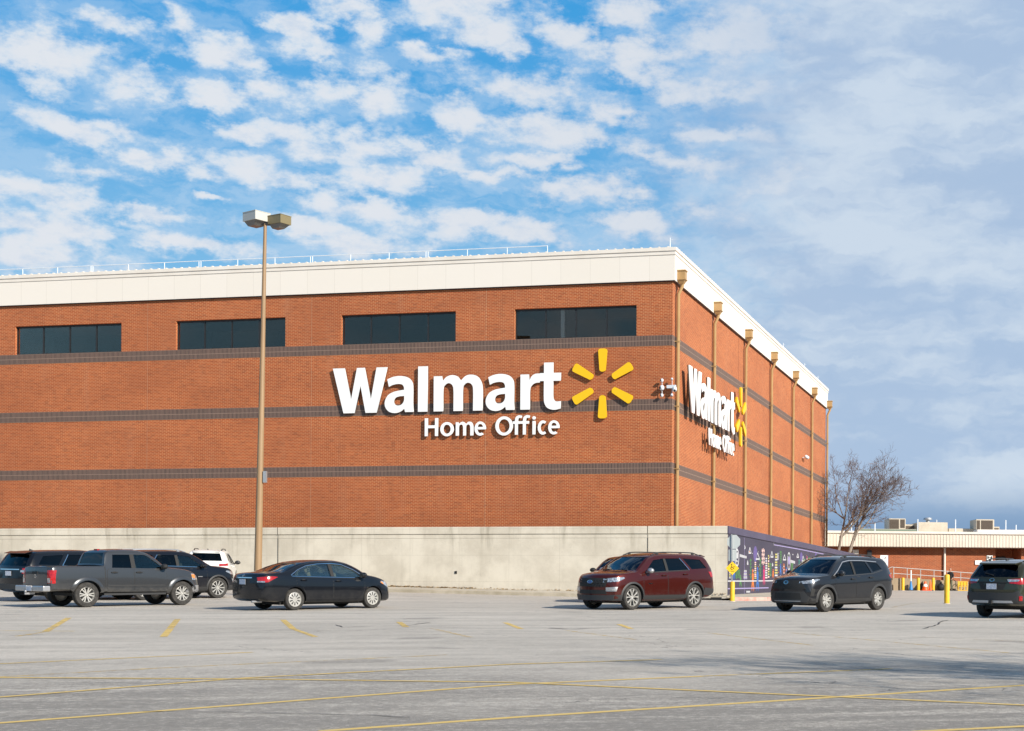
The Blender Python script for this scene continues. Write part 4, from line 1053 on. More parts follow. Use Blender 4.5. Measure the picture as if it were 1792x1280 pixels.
saloon = spec(paint=P_BLACK, hw=.92, xf=1.40, xr=-1.40, front=2.33, rear=-2.60, r=.325, arch=.372, rim=.222, tw=.215, wstyle='cover',
  top=[(-2.60, .80), (-2.57, 1.0), (-2.48, 1.075), (-2.05, 1.115), (-1.85, 1.14), (-1.35, 1.315), (-.9, 1.425), (-.35, 1.472), (.10, 1.472), (.5, 1.43), (.95, 1.265), (1.28, 1.09), (1.42, 1.03), (1.7, .985), (2.05, .90), (2.22, .81), (2.30, .70), (2.33, .62)],
  belt=[(-2.6, .74), (-2.5, .98), (-2.1, 1.04), (-1.5, 1.01), (-.5, .975), (.6, .945), (1.2, .925), (1.7, .90), (2.05, .83), (2.22, .75), (2.33, .55)],
  low=[(-2.6, .34), (-2.4, .27), (-1.8, .24), (0, .21), (1.8, .21), (2.2, .22), (2.33, .26)], plan=[(-2.6, .76), (-2.5, .845), (-2.3, .89), (-1.6, .915), (0, .92), (1.4, .915), (1.9, .885), (2.15, .83), (2.28, .77), (2.33, .72)],
  bowF=.34, bowR=.20, tumble=.52, cab=(-1.72, 1.36), floor=.72,
  side_glass=[([(-1.46, 1.035), (-.13, 1.0), (-.13, 1.37), (-.5, 1.362), (-.9, 1.31), (-1.22, 1.19)], G_CLEAR), ([(-.01, .995), (1.04, .97), (.74, 1.19), (.34, 1.345), (-.01, 1.372)], G_CLEAR)],
  wind=[(-.68, 1.06), (.68, 1.06), (.56, 1.40), (-.56, 1.40)], windx=.3, rearw=[(-.62, 1.15), (.62, 1.15), (.50, 1.39), (-.50, 1.39)], rearx=-.6, rearm=G_WIND, windm=G_CLEAR,
  seats=[(.30, .38), (.30, -.38), (-.62, .4), (-.62, -.4)], seatm=M_SEATT,
  doors=[([(-1.02, .34), (-.10, .34), (-.09, .955), (-1.36, .98), (-1.34, .78), (-1.15, .69), (-1.04, .52)], -1.12), ([(-.06, .34), (.96, .34), (1.06, .60), (1.08, .915), (-.06, .952)], .10)],
  mirror=(.98, .985), details=d_saloon)
HD_S = 51
make_car(saloon, 'saloon_car', 'shiny black four-door saloon with silver wheel covers, parked beside the lamp post', 'car', wheel_spot((649.7, 1065), (515, 1067.9), HD_S, -1, .92), HD_S, 'cars in the car park')

# ---- grey pickup
def d_pickup(c, root):
    arches(c, root, c.paint, .115, .045, -18, 198, 'wheel_flare')
    lamp(c, root, 'taillight', 150, [(-2.77, .70, .74), (-2.77, .70, 1.14), (-2.6, .89, 1.14), (-2.6, .89, .74)], M_REDL, off=.012)
    lamp(c, root, 'reverse_lamp', 150, [(-2.77, .72, .76), (-2.77, .72, .90), (-2.67, .80, .90), (-2.67, .80, .76)], M_CLEARL, off=.016)
    patch(c, 'tailgate_gap', [(-.69, .66), (.69, .66), (.69, 1.225), (-.69, 1.225)], 180, M_BLACK, root, off=.002, th=.01, mirror=False)
    tg = patch(c, 'tailgate', [(-.67, .68), (.67, .68), (.67, 1.215), (-.67, 1.215)], 180, c.paint, root, off=.010, th=.02, mirror=False)[0]
    mb = MB(); p, _ = hit(c, R(180), 0, 1.05); mb.box((p.x - .02, -.16, 1.02), (p.x + .01, .16, 1.10)); mb.build('handle', M_BLACK, tg)
    ring_patch(c, 'emblem', -.02, .96, .055, .055, 180, M_CHROME, root, w=.3, off=.02)
    mb = MB()
    for s in (1, -1): mb.box((-2.97, min(s * .18, s * .88), .50), (-2.74, max(s * .18, s * .88), .67))
    mb.box((-2.93, -.18, .50), (-2.74, .18, .62)); b = mb.build('rear_bumper', M_SILV, root)
    md = b.modifiers.new('b', 'BEVEL'); md.width = .03; md.segments = 2
    mb = MB(); mb.box((-2.978, -.152, .515), (-2.972, .152, .655)); o = mb.build('licence_plate', M_PLATE, root)
    mb = MB(); mb.box((-3.10, -.03, .40), (-2.8, .03, .46)); mb.ellipsoid((-3.07, 0, .50), (.035, .035, .035)); mb.build('tow_hitch', M_SILV, root, smooth=True)
    lamp(c, root, 'headlight', 42, [(2.40, .48, .80), (2.36, .48, .98), (1.98, .86, 1.02), (2.0, .87, .82)], M_CLEARL)
    lamp(c, root, 'side_marker', 72, [(2.10, .86, .86), (2.10, .86, .98), (1.97, .88, 1.0), (1.98, .88, .90)], M_AMBER, off=.014)
    patch(c, 'grille', [(-.48, .72), (.48, .72), (.5, .98), (-.5, .98)], 0, M_BLACK, root, mirror=False)
    patch(c, 'front_bumper', [(-.84, .44), (.84, .44), (.84, .64), (-.84, .64)], 0, M_SILV, root, off=.03, th=.06, mirror=False)
    window_trim(c, root, [(-.95, .665), (.98, .655)], M_TRIM, .035, 'door_moulding')
    patch(c, 'pillar', [(-.135, 1.20), (-.005, 1.20), (-.005, 1.63), (-.135, 1.63)], 90, M_BLACK, root, off=.003)
    patch(c, 'bed_gap', [(-1.03, .62), (-1.005, .62), (-1.005, 1.24), (-1.03, 1.24)], 90, M_BLACK, root, off=.003, th=.02)
    mb = MB(); mb.box((-.86, -.10, 1.755), (-.78, .10, 1.80)); mb.build('brake_lamp', M_REDL, root)
    mb = MB()
    for s in (1, -1): mb.box((-1.05, s * .80 - .07, .36), (1.02, s * .80 + .07, .42))
    mb.build('side_step', M_TRIM, root)
    mb = MB(); mb.box((-2.6, -.78, .70), (-1.1, .78, .76)); mb.build('bed_liner', M_BLACK, root)
pick = spec(paint=P_GREY, hw=.925, xf=1.60, xr=-1.60, front=2.42, rear=-2.77, r=.385, arch=.445, rim=.243, tw=.255, wstyle='six_pair', rimm=M_ALLOY,
  top=[(-2.77, 1.05), (-2.75, 1.22), (-2.6, 1.255), (-1.10, 1.27), (-1.04, 1.29), (-.98, 1.52), (-.92, 1.69), (-.80, 1.745), (-.3, 1.775), (.12, 1.765), (.42, 1.705), (.78, 1.50), (1.08, 1.27), (1.20, 1.21), (1.6, 1.18), (2.05, 1.12), (2.28, 1.04), (2.39, .90), (2.42, .72)],
  belt=[(-2.77, .95), (-2.7, 1.19), (-1.05, 1.20), (-.95, 1.18), (.5, 1.165), (1.1, 1.15), (1.6, 1.11), (2.05, 1.04), (2.3, .94), (2.42, .66)],
  low=[(-2.77, .50), (-2.4, .50), (-1, .42), (0, .40), (1.9, .40), (2.42, .42)], plan=[(-2.77, .865), (-2.6, .89), (-1.0, .90), (1.6, .90), (2.05, .88), (2.3, .82), (2.42, .76)], sec=[(.10, .985), (.26, .998), (.45, 1.0), (.62, .998), (.78, .985), (.92, .97), (1.0, .955)],
  bowF=.30, bowR=.05, tumble=.33, noseZ=.8, cab=(-.93, 1.16), floor=.85, extra_cut=[((-2.70, -.77, .74), (-1.07, .77, 1.6))], xadd=[-1.03, -1.02, -1.01, -1.0, -.99, -.97, -.95],
  side_glass=[([(-.78, 1.215), (-.14, 1.205), (-.14, 1.625), (-.70, 1.625)], G_TINT), ([(0.0, 1.20), (.95, 1.19), (.90, 1.25), (.46, 1.58), (.36, 1.62), (0., 1.63)], G_CLEAR)],
  wind=[(-.70, 1.24), (.70, 1.24), (.60, 1.70), (-.60, 1.70)], windx=.0, rearw=[(-.68, 1.34), (.68, 1.34), (.60, 1.68), (-.60, 1.68)], rearx=-.78, rearm=G_DARK,
  seats=[(.22, .40), (.22, -.40), (-.50, .4), (-.50, -.4)],
  doors=[([(-.95, .46), (-.08, .46), (-.08, 1.165), (-.90, 1.175), (-.95, 1.1)], -.72), ([(-.045, .46), (1.02, .46), (1.05, .7), (1.03, 1.14), (-.045, 1.16)], .10)],
  mirror=(.92, 1.20), mirm=M_BLACK, handm=M_BLACK, hz=lambda x: 1.07, details=d_pickup)
HD_P = 52
make_car(pick, 'pickup_truck', 'gunmetal grey crew-cab pickup with muddy sills and open bed', 'pickup truck', wheel_spot((319, 1059.3), (149.4, 1063), HD_P, -1, .925), HD_P, 'cars in the car park')

# ---- maroon three-row suv
def d_big_suv(c, root, grille=True):
    rocker(c, root, .44); arches(c, root, M_TRIM, .055, .016)
    f = .0
    patch(c, 'bumper_trim', [(-.88, .30), (.88, .30), (.90, .48), (.62, .46), (-.62, .46), (-.90, .48)], 0, M_TRIM, root, off=.014, th=.03, mirror=False)
    patch(c, 'rear_bumper', [(-.89, .44), (.89, .44), (.89, .62), (-.89, .62)], 180, M_TRIM, root, off=.014, th=.03, mirror=False)
    g = patch(c, 'grille', [(-.56, .72), (.56, .72), (.62, .92), (.58, .985), (-.58, .985), (-.62, .92)], 0, M_BLACK, root, off=.012, th=.03, mirror=False)[0]
    mb = MB()
    for r_ in range(3):
        for i in range(11):
            y = (i - 5) * .10 + (.05 if r_ % 2 else 0)
            if abs(y) > .54: continue
            p, n = hit(c, 0, -y, .765 + r_ * .075); mb.bar(p + Vector((.018, -.035, 0)), p + Vector((.018, .035, 0)), .016, .012)
    mb.build('mesh', M_SILV if not grille else M_DARKM, g)
    patch(c, 'lower_grille', [(-.60, .50), (.60, .50), (.55, .62), (-.55, .62)], 0, M_BLACK, root, off=.010, mirror=False)
    e = disc_patch(c, 'emblem', 0, .865, .098, .044, 0, M_BLUEB if grille else M_CHROME, root, off=.030)
    ring_patch(c, 'emblem_rim', 0, .865, .112, .054, 0, M_CHROME, root, w=.14, off=.034)
    lamp(c, root, 'headlight', 38, [(2.30, .50, .855), (2.27, .50, .975), (1.83, .92, 1.02), (1.80, .94, .98), (2.02, .88, .88)], M_CLEARL, off=.010)
    lamp(c, root, 'fog_lamp_trim', 40, [(2.30, .62, .58), (2.28, .60, .70), (2.02, .87, .72), (2.08, .86, .58)], M_SILV, off=.012)
    lamp(c, root, 'fog_lamp', 40, [(2.28, .66, .61), (2.27, .65, .645), (2.08, .85, .645), (2.10, .84, .61)], M_CLEARL, off=.022)
    lamp(c, root, 'taillight', 128, [(-2.52, .62, .98), (-2.50, .62, 1.16), (-2.12, .92, 1.18), (-2.22, .92, 1.0)], M_REDL, off=.010)
    lamp(c, root, 'reverse_lamp', 140, [(-2.56, .58, 1.02), (-2.55, .58, 1.10), (-2.42, .78, 1.10), (-2.42, .78, 1.02)], M_CLEARL, off=.014)
    lamp(c, root, 'rear_corner_trim', 112, [(-2.52, .74, .40), (-2.52, .74, .60), (-1.90, .97, .66), (-1.86, .97, .42)], M_TRIM, off=.013)
    plate(c, root, 180, 0, .98); patch(c, 'hatch_trim', [(-.5, 1.10), (.5, 1.10), (.5, 1.135), (-.5, 1.135)], 180, M_CHROME, root, off=.012, mirror=False)
    patch(c, 'pillar', [(-.205, 1.21), (-.095, 1.20), (-.095, 1.60), (-.205, 1.60)], 90, M_BLACK, root, off=.003)
    window_trim(c, root, [(-1.20, 1.235), (-.2, 1.20), (.85, 1.155)], M_CHROME if not grille else M_TRIM, .016); window_trim(c, root, [(-.86, 1.62), (-1.19, 1.235)], M_CHROME, .022)
    p, _, _, _ = c.bvh.ray_cast(Vector((-2.1, 0, 4)), Vector((0, 0, -1)))
    mb = MB(); mb.add([(-2.10, -.60, 1.70), (-2.10, .60, 1.70), (-2.36, .56, 1.655), (-2.36, -.56, 1.655), (-2.10, -.60, 1.735), (-2.10, .60, 1.735), (-2.36, .56, 1.675), (-2.36, -.56, 1.675)], [(0, 1, 2, 3), (7, 6, 5, 4), (0, 4, 5, 1), (1, 5, 6, 2), (2, 6, 7, 3), (3, 7, 4, 0)]); mb.build('spoiler', c.paint, root)
    mb = MB()
    for s in (1, -1): mb.tube([(1.28, s * .55, 1.235), (1.22, s * .05, 1.255)], .012, 6)
    mb.build('wiper', M_BLACK, root)
    antenna(c, root, -1.7)
    if c.rim > .24:
        mb = MB(); 
        for s in (1, -1): mb.box((.60, s * .99 - .004, .80), (.78, s * .99 + .004, .83))
        mb.build('door_badge', M_CHROME, root)
def big_suv(**k):
    d = dict(paint=P_RED, hw=.99, xf=1.4325, xr=-1.4325, front=2.36, rear=-2.60, r=.385, arch=.435, rim=.285, tw=.25, wstyle='five_y', rimm=M_ALLOY,
      top=[(-2.60, .80), (-2.58, 1.10), (-2.50, 1.27), (-2.36, 1.47), (-2.2, 1.655), (-2.0, 1.715), (-1.2, 1.745), (-.3, 1.75), (.2, 1.72), (.5, 1.645), (.9, 1.43), (1.2, 1.255), (1.36, 1.19), (1.8, 1.145), (2.12, 1.105), (2.27, 1.055), (2.34, .96), (2.36, .84)],
      belt=[(-2.6, .75), (-2.5, 1.16), (-2.2, 1.225), (-1, 1.20), (.3, 1.155), (1.0, 1.125), (1.5, 1.09), (2.0, 1.04), (2.25, .97), (2.36, .72)],
      low=[(-2.6, .44), (-2.2, .32), (0, .25), (1.9, .25), (2.36, .29)], plan=[(-2.6, .84), (-2.45, .925), (-2.2, .96), (-1.4, .985), (0, .99), (1.4, .985), (1.9, .955), (2.2, .90), (2.36, .84)],
      bowF=.34, bowR=.16, tumble=.40, noseZ=.75, cab=(-2.18, 1.30), floor=.85,
      side_glass=[([(-.10, 1.20), (.86, 1.165), (.78, 1.23), (.36, 1.55), (-.10, 1.605)], G_TINT), ([(-1.16, 1.24), (-.20, 1.205), (-.20, 1.605), (-.86, 1.61)], G_DARK), ([(-1.32, 1.26), (-2.08, 1.29), (-1.84, 1.57), (-1.02, 1.61)], G_DARK)],
      wind=[(-.78, 1.23), (.78, 1.23), (.63, 1.65), (-.63, 1.65)], windx=.1, rearw=[(-.72, 1.24), (.72, 1.24), (.60, 1.62), (-.60, 1.62)], rearx=-1.9, rearm=G_DARK,
      seats=[(.25, .42), (.25, -.42), (-.65, .42), (-.65, -.42), (-1.5, .4), (-1.5, -.4)],
      doors=[([(-1.02, .46), (-.16, .46), (-.15, 1.17), (-1.15, 1.20), (-1.16, .95), (-1.10, .80), (-1.0, .62)], -.95), ([(-.115, .46), (.92, .46), (.98, .70), (.96, 1.115), (-.115, 1.165)], .06)],
      mirror=(.80, 1.17), rails=(-1.95, .30, .62), details=d_big_suv)
    d.update(k); return spec(**d)
HD_E = -130
make_car(big_suv(mirm=M_SILV), 'suv', 'maroon three-row SUV with black mesh grille and blue oval badge, nearest the concrete wall', 'car', wheel_spot((1103, 1067), (1214.7, 1064.6), HD_E, 1, .99), HD_E, 'cars in the car park')

# ---- slate compact suv
def d_compact(c, root):
    rocker(c, root, .40); arches(c, root, M_TRIM, .075, .018)
    patch(c, 'grille', [(-.66, .70), (.66, .70), (.50, .93), (.42, .965), (-.42, .965), (-.50, .93)], 0, M_BLACK, root, off=.012, th=.03, mirror=False)
    patch(c, 'bumper_trim', [(-.78, .27), (.78, .27), (.83, .40), (.70, .50), (.60, .63), (-.60, .63), (-.70, .50), (-.83, .40)], 0, M_TRIM, root, off=.012, th=.03, mirror=False)
    patch(c, 'lower_grille', [(-.52, .40), (.52, .40), (.48, .58), (-.48, .58)], 0, M_BLACK, root, off=.018, mirror=False)
    patch(c, 'skid_plate', [(-.5, .325), (.5, .325), (.5, .345), (-.5, .345)], 0, M_SILV, root, off=.022, mirror=False)
    for a in ((.085, .055), (.05, .03)): ring_patch(c, 'emblem', 0, .90, a[0], a[1], 0, M_CHROME, root, w=.18, off=.026)
    lamp(c, root, 'headlight', 38, [(2.22, .46, .855), (2.20, .48, .93), (1.80, .86, 1.01), (1.72, .89, .985), (2.02, .82, .88)], M_CLEARL, off=.010)
    lamp(c, root, 'fog_lamp_trim', 48, [(2.08, .80, .50), (2.02, .82, .74), (1.92, .88, .70), (1.98, .87, .50)], M_BLACK, off=.010)
    lamp(c, root, 'taillight', 130, [(-2.26, .55, 1.0), (-2.24, .55, 1.10), (-1.92, .87, 1.13), (-1.98, .87, 1.03)], M_REDL, off=.010)
    plate(c, root, 180, 0, .92)
    patch(c, 'rear_bumper', [(-.83, .36), (.83, .36), (.83, .62), (-.83, .62)], 180, M_TRIM, root, off=.014, th=.03, mirror=False)
    patch(c, 'pillar', [(-.145, 1.145), (-.045, 1.14), (-.045, 1.545), (-.145, 1.545)], 90, M_BLACK, root, off=.003)
    window_trim(c, root, [(1.02, 1.10), (.74, 1.26), (.36, 1.525), (.0, 1.575), (-.6, 1.575), (-1.40, 1.535)], M_SILV, .020)
    window_trim(c, root, [(1.0, 1.085), (0., 1.115), (-1.0, 1.165), (-1.6, 1.27)], M_TRIM, .02)
    mb = MB(); mb.add([(-1.80, -.58, 1.62), (-1.80, .58, 1.62), (-2.06, .54, 1.59), (-2.06, -.54, 1.59), (-1.80, -.58, 1.66), (-1.80, .58, 1.66), (-2.06, .54, 1.61), (-2.06, -.54, 1.61)], [(0, 1, 2, 3), (7, 6, 5, 4), (0, 4, 5, 1), (1, 5, 6, 2), (2, 6, 7, 3), (3, 7, 4, 0)]); mb.build('spoiler', c.paint, root)
    antenna(c, root, -1.5)
def compact(**k):
    d = dict(paint=P_SLATE, hw=.9275, xf=1.345, xr=-1.345, front=2.27, rear=-2.33, r=.358, arch=.415, rim=.222, tw=.225, wstyle='five_wide', rimm=M_ALLOY,
      top=[(-2.33, .75), (-2.30, 1.03), (-2.25, 1.23), (-2.12, 1.46), (-2.02, 1.585), (-1.8, 1.65), (-1, 1.69), (-.3, 1.695), (.2, 1.665), (.5, 1.59), (.9, 1.385), (1.2, 1.20), (1.36, 1.13), (1.7, 1.095), (2.05, 1.045), (2.18, .995), (2.25, .91), (2.27, .79)],
      belt=[(-2.33, .72), (-2.25, 1.12), (-1.9, 1.20), (-1, 1.15), (0, 1.105), (1, 1.08), (1.5, 1.045), (1.95, 1.0), (2.15, .92), (2.27, .68)],
      low=[(-2.33, .42), (-2.0, .30), (0, .24), (1.9, .24), (2.27, .28)], plan=[(-2.33, .80), (-2.2, .87), (-1.9, .905), (-1.3, .925), (0, .9275), (1.35, .925), (1.8, .895), (2.1, .84), (2.27, .78)],
      bowF=.32, bowR=.16, tumble=.42, noseZ=.75, cab=(-1.9, 1.30), floor=.80, sec=[(.14, .972), (.30, .99), (.46, .985), (.62, .994), (.78, 1.0), (.92, .978), (1.0, .948)],
      side_glass=[([(-.05, 1.14), (.90, 1.115), (.80, 1.18), (.36, 1.49), (-.05, 1.545)], G_TINT), ([(-.98, 1.19), (-.14, 1.15), (-.14, 1.545), (-.80, 1.545)], G_DARK), ([(-1.07, 1.22), (-1.58, 1.31), (-1.42, 1.49), (-.90, 1.54)], G_DARK)],
      wind=[(-.72, 1.17), (.72, 1.17), (.58, 1.60), (-.58, 1.60)], windx=.1, rearw=[(-.66, 1.22), (.66, 1.22), (.55, 1.55), (-.55, 1.55)], rearx=-1.7, rearm=G_DARK,
      seats=[(.22, .39), (.22, -.39), (-.65, .39), (-.65, -.39)],
      doors=[([(-.92, .43), (-.11, .43), (-.10, 1.115), (-1.0, 1.15), (-1.06, .95), (-1.02, .80), (-.92, .62)], -.88), ([(-.065, .43), (.88, .43), (.95, .70), (.96, 1.07), (-.065, 1.11)], .08)],
      mirror=(.84, 1.13), rails=(-1.6, .25, .56), details=d_compact)
    d.update(k); return spec(**d)
HD_R = -130.5
make_car(compact(), 'compact_suv', 'slate grey compact SUV with black cladding, in front of the painted mural wall', 'car', wheel_spot((1445, 1070.2), (1534, 1068.9), HD_R, 1, .9275), HD_R, 'cars in the car park')

# ---- olive estate at the right edge, seen from behind
def d_estate(c, root):
    rocker(c, root, .46); arches(c, root, M_TRIM, .085, .020)
    patch(c, 'rear_bumper', [(-.85, .42), (.85, .42), (.86, .60), (.76, .78), (.60, .72), (-.60, .72), (-.76, .78), (-.86, .60)], 180, M_TRIM, root, off=.018, th=.035, mirror=False)
    patch(c, 'skid_plate', [(-.62, .435), (.62, .435), (.58, .50), (-.58, .50)], 180, M_SILV, root, off=.030, th=.03, mirror=False)
    mb = MB(); p, _ = hit(c, R(180), 0, .46); mb.bar((p.x - .10, 0, .455), (p.x + .15, 0, .455), .09); mb.build('tow_hitch', M_BLACK, root)
    lamp(c, root, 'taillight', 132, [(-2.50, .55, .98), (-2.48, .52, 1.09), (-2.02, .90, 1.13), (-2.0, .90, 1.05), (-2.16, .89, .96), (-2.38, .78, .95)], M_REDL, off=.012)
    lamp(c, root, 'reverse_lamp', 140, [(-2.50, .50, 1.02), (-2.49, .48, 1.085), (-2.30, .74, 1.08), (-2.34, .70, 1.025)], M_CLEARL, off=.018)
    lamp(c, root, 'reflector', 145, [(-2.38, .76, .50), (-2.38, .76, .63), (-2.32, .82, .63), (-2.32, .82, .50)], M_REDL, off=.026)
    patch(c, 'hatch_trim', [(-.46, .99), (.46, .99), (.46, 1.02), (-.46, 1.02)], 180, M_BLACK, root, off=.014, th=.03, mirror=False)
    patch(c, 'hatch_recess', [(-.34, .80), (.34, .80), (.42, .985), (-.42, .985)], 180, M_BLACK, root, off=.002, th=.008, mirror=False)
    patch(c, 'hatch_gap', [(-.74, .735), (.74, .735), (.74, .748), (-.74, .748)], 180, M_BLACK, root, off=.004, th=.008, mirror=False)
    plate(c, root, 180, 0, .89); ring_patch(c, 'emblem', 0, 1.065, .075, .042, 180, M_CHROME, root, w=.2, off=.018)
    rear_wiper(c, root, 1.20)
    mb = MB(); mb.add([(-1.90, -.60, 1.535), (-1.90, .60, 1.535), (-2.20, .55, 1.50), (-2.20, -.55, 1.50), (-1.90, -.62, 1.585), (-1.90, .62, 1.585), (-2.20, .56, 1.535), (-2.20, -.56, 1.535)], [(0, 1, 2, 3), (7, 6, 5, 4), (0, 4, 5, 1), (1, 5, 6, 2), (2, 6, 7, 3), (3, 7, 4, 0)]); mb.build('spoiler', c.paint, root)
    antenna(c, root, -1.55)
    window_trim(c, root, [(1.0, 1.05), (0., 1.08), (-1.0, 1.13), (-1.9, 1.19)], M_TRIM, .02)
    patch(c, 'pillar', [(-.145, 1.10), (-.045, 1.10), (-.045, 1.49), (-.145, 1.49)], 90, M_BLACK, root, off=.003)
    lamp(c, root, 'headlight', 40, [(2.22, .45, .72), (2.20, .45, .82), (1.85, .84, .9), (1.9, .86, .78)], M_CLEARL); patch(c, 'grille', [(-.5, .6), (.5, .6), (.5, .8), (-.5, .8)], 0, M_BLACK, root, mirror=False)
estate = spec(paint=P_OLIVE, hw=.93, xf=1.3725, xr=-1.3725, front=2.30, rear=-2.54, r=.358, arch=.415, rim=.225, tw=.225, wstyle='five_y', rimm=M_ALLOYD,
  top=[(-2.54, .80), (-2.52, .99), (-2.45, 1.13), (-2.28, 1.30), (-2.08, 1.48), (-1.98, 1.545), (-1.7, 1.585), (-.8, 1.61), (0, 1.60), (.4, 1.53), (.8, 1.35), (1.2, 1.13), (1.35, 1.07), (1.8, 1.0), (2.1, .90), (2.25, .77), (2.30, .62)],
  belt=[(-2.54, .76), (-2.44, 1.06), (-2.1, 1.13), (-1, 1.10), (0, 1.06), (1, 1.03), (1.5, .99), (1.95, .90), (2.15, .80), (2.30, .55)],
  low=[(-2.54, .42), (-2.2, .34), (0, .28), (1.9, .28), (2.3, .30)], plan=[(-2.54, .80), (-2.42, .87), (-2.1, .905), (-1.3, .925), (0, .93), (1.35, .925), (1.8, .895), (2.1, .84), (2.30, .78)],
  bowF=.32, bowR=.20, tumble=.46, tailLean=.03, cab=(-2.05, 1.30), floor=.80,
  side_glass=[([(-.05, 1.09), (.92, 1.065), (.80, 1.15), (.36, 1.42), (-.05, 1.48)], G_TINT), ([(-1.0, 1.13), (-.14, 1.10), (-.14, 1.49), (-.9, 1.49)], G_DARK), ([(-1.10, 1.145), (-1.9, 1.20), (-1.62, 1.44), (-1.0, 1.49)], G_DARK)],
  wind=[(-.70, 1.11), (.70, 1.11), (.58, 1.52), (-.58, 1.52)], windx=.1, rearw=[(-.70, 1.15), (.70, 1.15), (.56, 1.48), (-.56, 1.48)], rearx=-1.8, rearm=G_DARK,
  seats=[(.22, .39), (.22, -.39), (-.65, .39), (-.65, -.39)],
  doors=[([(-.92, .48), (-.11, .48), (-.10, 1.06), (-1.0, 1.09), (-1.06, .95), (-1.0, .78), (-.92, .62)], -.88), ([(-.065, .48), (.88, .48), (.95, .70), (.96, 1.01), (-.065, 1.055)], .08)],
  mirror=(.86, 1.08), rails=(-1.75, .2, .57), details=d_estate)
HD_O = 54
_p = gpt(1723.4, 1079.2); _h = R(HD_O); _fw = Vector((math.cos(_h), math.sin(_h), 0)); _lf = Vector((-math.sin(_h), math.cos(_h), 0))
_q = _p + _fw * 1.3725 - _lf * .79
make_car(estate, 'estate_car', 'olive green estate car with a white licence plate, cut by the right edge', 'car', (_q.x, _q.y), HD_O, 'cars in the car park')

# ---- darker cars behind the pickup
_g = gpt(200, 1053)
make_car(big_suv(paint=P_NAVY, wstyle='multi', rimm=M_ALLOY, rim=.27, seatm=M_SEATD, paint_=0, details=lambda c, r: d_big_suv(c, r, False), railm=M_SILV,
   side_glass=[([(-.10, 1.20), (.86, 1.165), (.78, 1.23), (.36, 1.55), (-.10, 1.605)], G_CLEAR), ([(-1.16, 1.24), (-.20, 1.205), (-.20, 1.605), (-.86, 1.61)], G_TINT), ([(-1.32, 1.26), (-2.08, 1.29), (-1.84, 1.57), (-1.02, 1.61)], G_DARK)]),
   'suv', 'black SUV with bright roof rails and many-spoke wheels, its nose showing past the grey pickup', 'car', wheel_spot((377, 1047.3), (255, 1050.5), 50, -1, .99), 50, 'cars in the car park')
make_car(big_suv(paint=P_BLACK, rails=None, details=lambda c, r: d_big_suv(c, r, False), rimm=M_ALLOYD), 'suv', 'black SUV showing only its tail and dark windows behind the pickup bed', 'car', (-24.0, 52.8), 61, 'cars in the car park')
_w = at(372, 1028, 61.5)
make_car(compact(paint=P_WHITE, mirm=M_BLACK), 'compact_suv', 'white compact SUV with its tail towards the camera, parked by the concrete wall', 'car', (-23.75, 65.4), 104, 'cars in the car park')
make_car(compact(paint=P_RED, mirm=M_BLACK, rails=None), 'compact_suv', 'dark red small SUV mostly hidden behind the maroon SUV', 'car', (-4.57, 55.5), -108, 'cars in the car park')
# ------------------------------------------------------------------ concrete retaining wall, mural wall, pavement
YR = 1.5
def solve_xr():
    lo, hi = 0., 6.
    for _ in range(60):
        m = (lo + hi) / 2; P = bw(m, -YR, 3.0); u = F * P.x / P.y; v = -F * (3.0 - EYE) / P.y; px = CX + _c * u - _s * v
        if px < 1273.4: lo = m
        else: hi = m
    return lo
XR = solve_xr()
ZC = front(1200, 921, YR)[1]
YM = 43.5
conc = thing('retaining_wall', 'long pale concrete retaining wall with weathered cap below the brick front', 'wall', (BX, BY, 0), -AZ)
mb = MB(); mb.box((-LEN - 4, -YR, .6), (XR - .302, -YR + .32, ZC - .34)); mb.box((XR - .302, -YR, .6), (XR - .004, -YR + .30, ZC - .34)); mb.build('wall', M_CONC, conc)
mb = MB(); mb.box((-LEN - 4, -YR - .05, ZC - .34), (XR - .004, -YR + .36, ZC)); o = mb.build('cap', M_CONC, conc); bv = o.modifiers.new('b', 'BEVEL'); bv.width = .015
mb = MB(); mb.box((-LEN - 4, -YR - .012, ZC - .52), (XR - .004, -YR, ZC - .345)); mb.build('cap_band', M_CONC, conc)
M_JOINT = mat('joint_dark', (.05, .042, .03), .9)  # dark colour of the wall's expansion joints
for px in (486.5, 1133.5, -60):
    x = front(px, 980, YR)[0]; mb = MB(); mb.box((x - .013, -YR - .055, ZC - .335), (x + .013, -YR - .048, ZC)); mb.box((x - .013, -YR - .016, .8), (x + .013, -YR - .0115, ZC - .35)); mb.box((x - .013, -YR - .004, .8), (x + .013, -YR - .001, ZC - .53)); mb.build('expansion_joint', M_JOINT, conc)
for px, py in ((798, 1002), (1133, 990)):
    x, z = front(px, py, YR); mb = MB(); mb.box((x - .05, -YR - .03, z - .06), (x + .05, -YR, z + .06)); mb.build('drain_outlet', M_BLACK, conc)

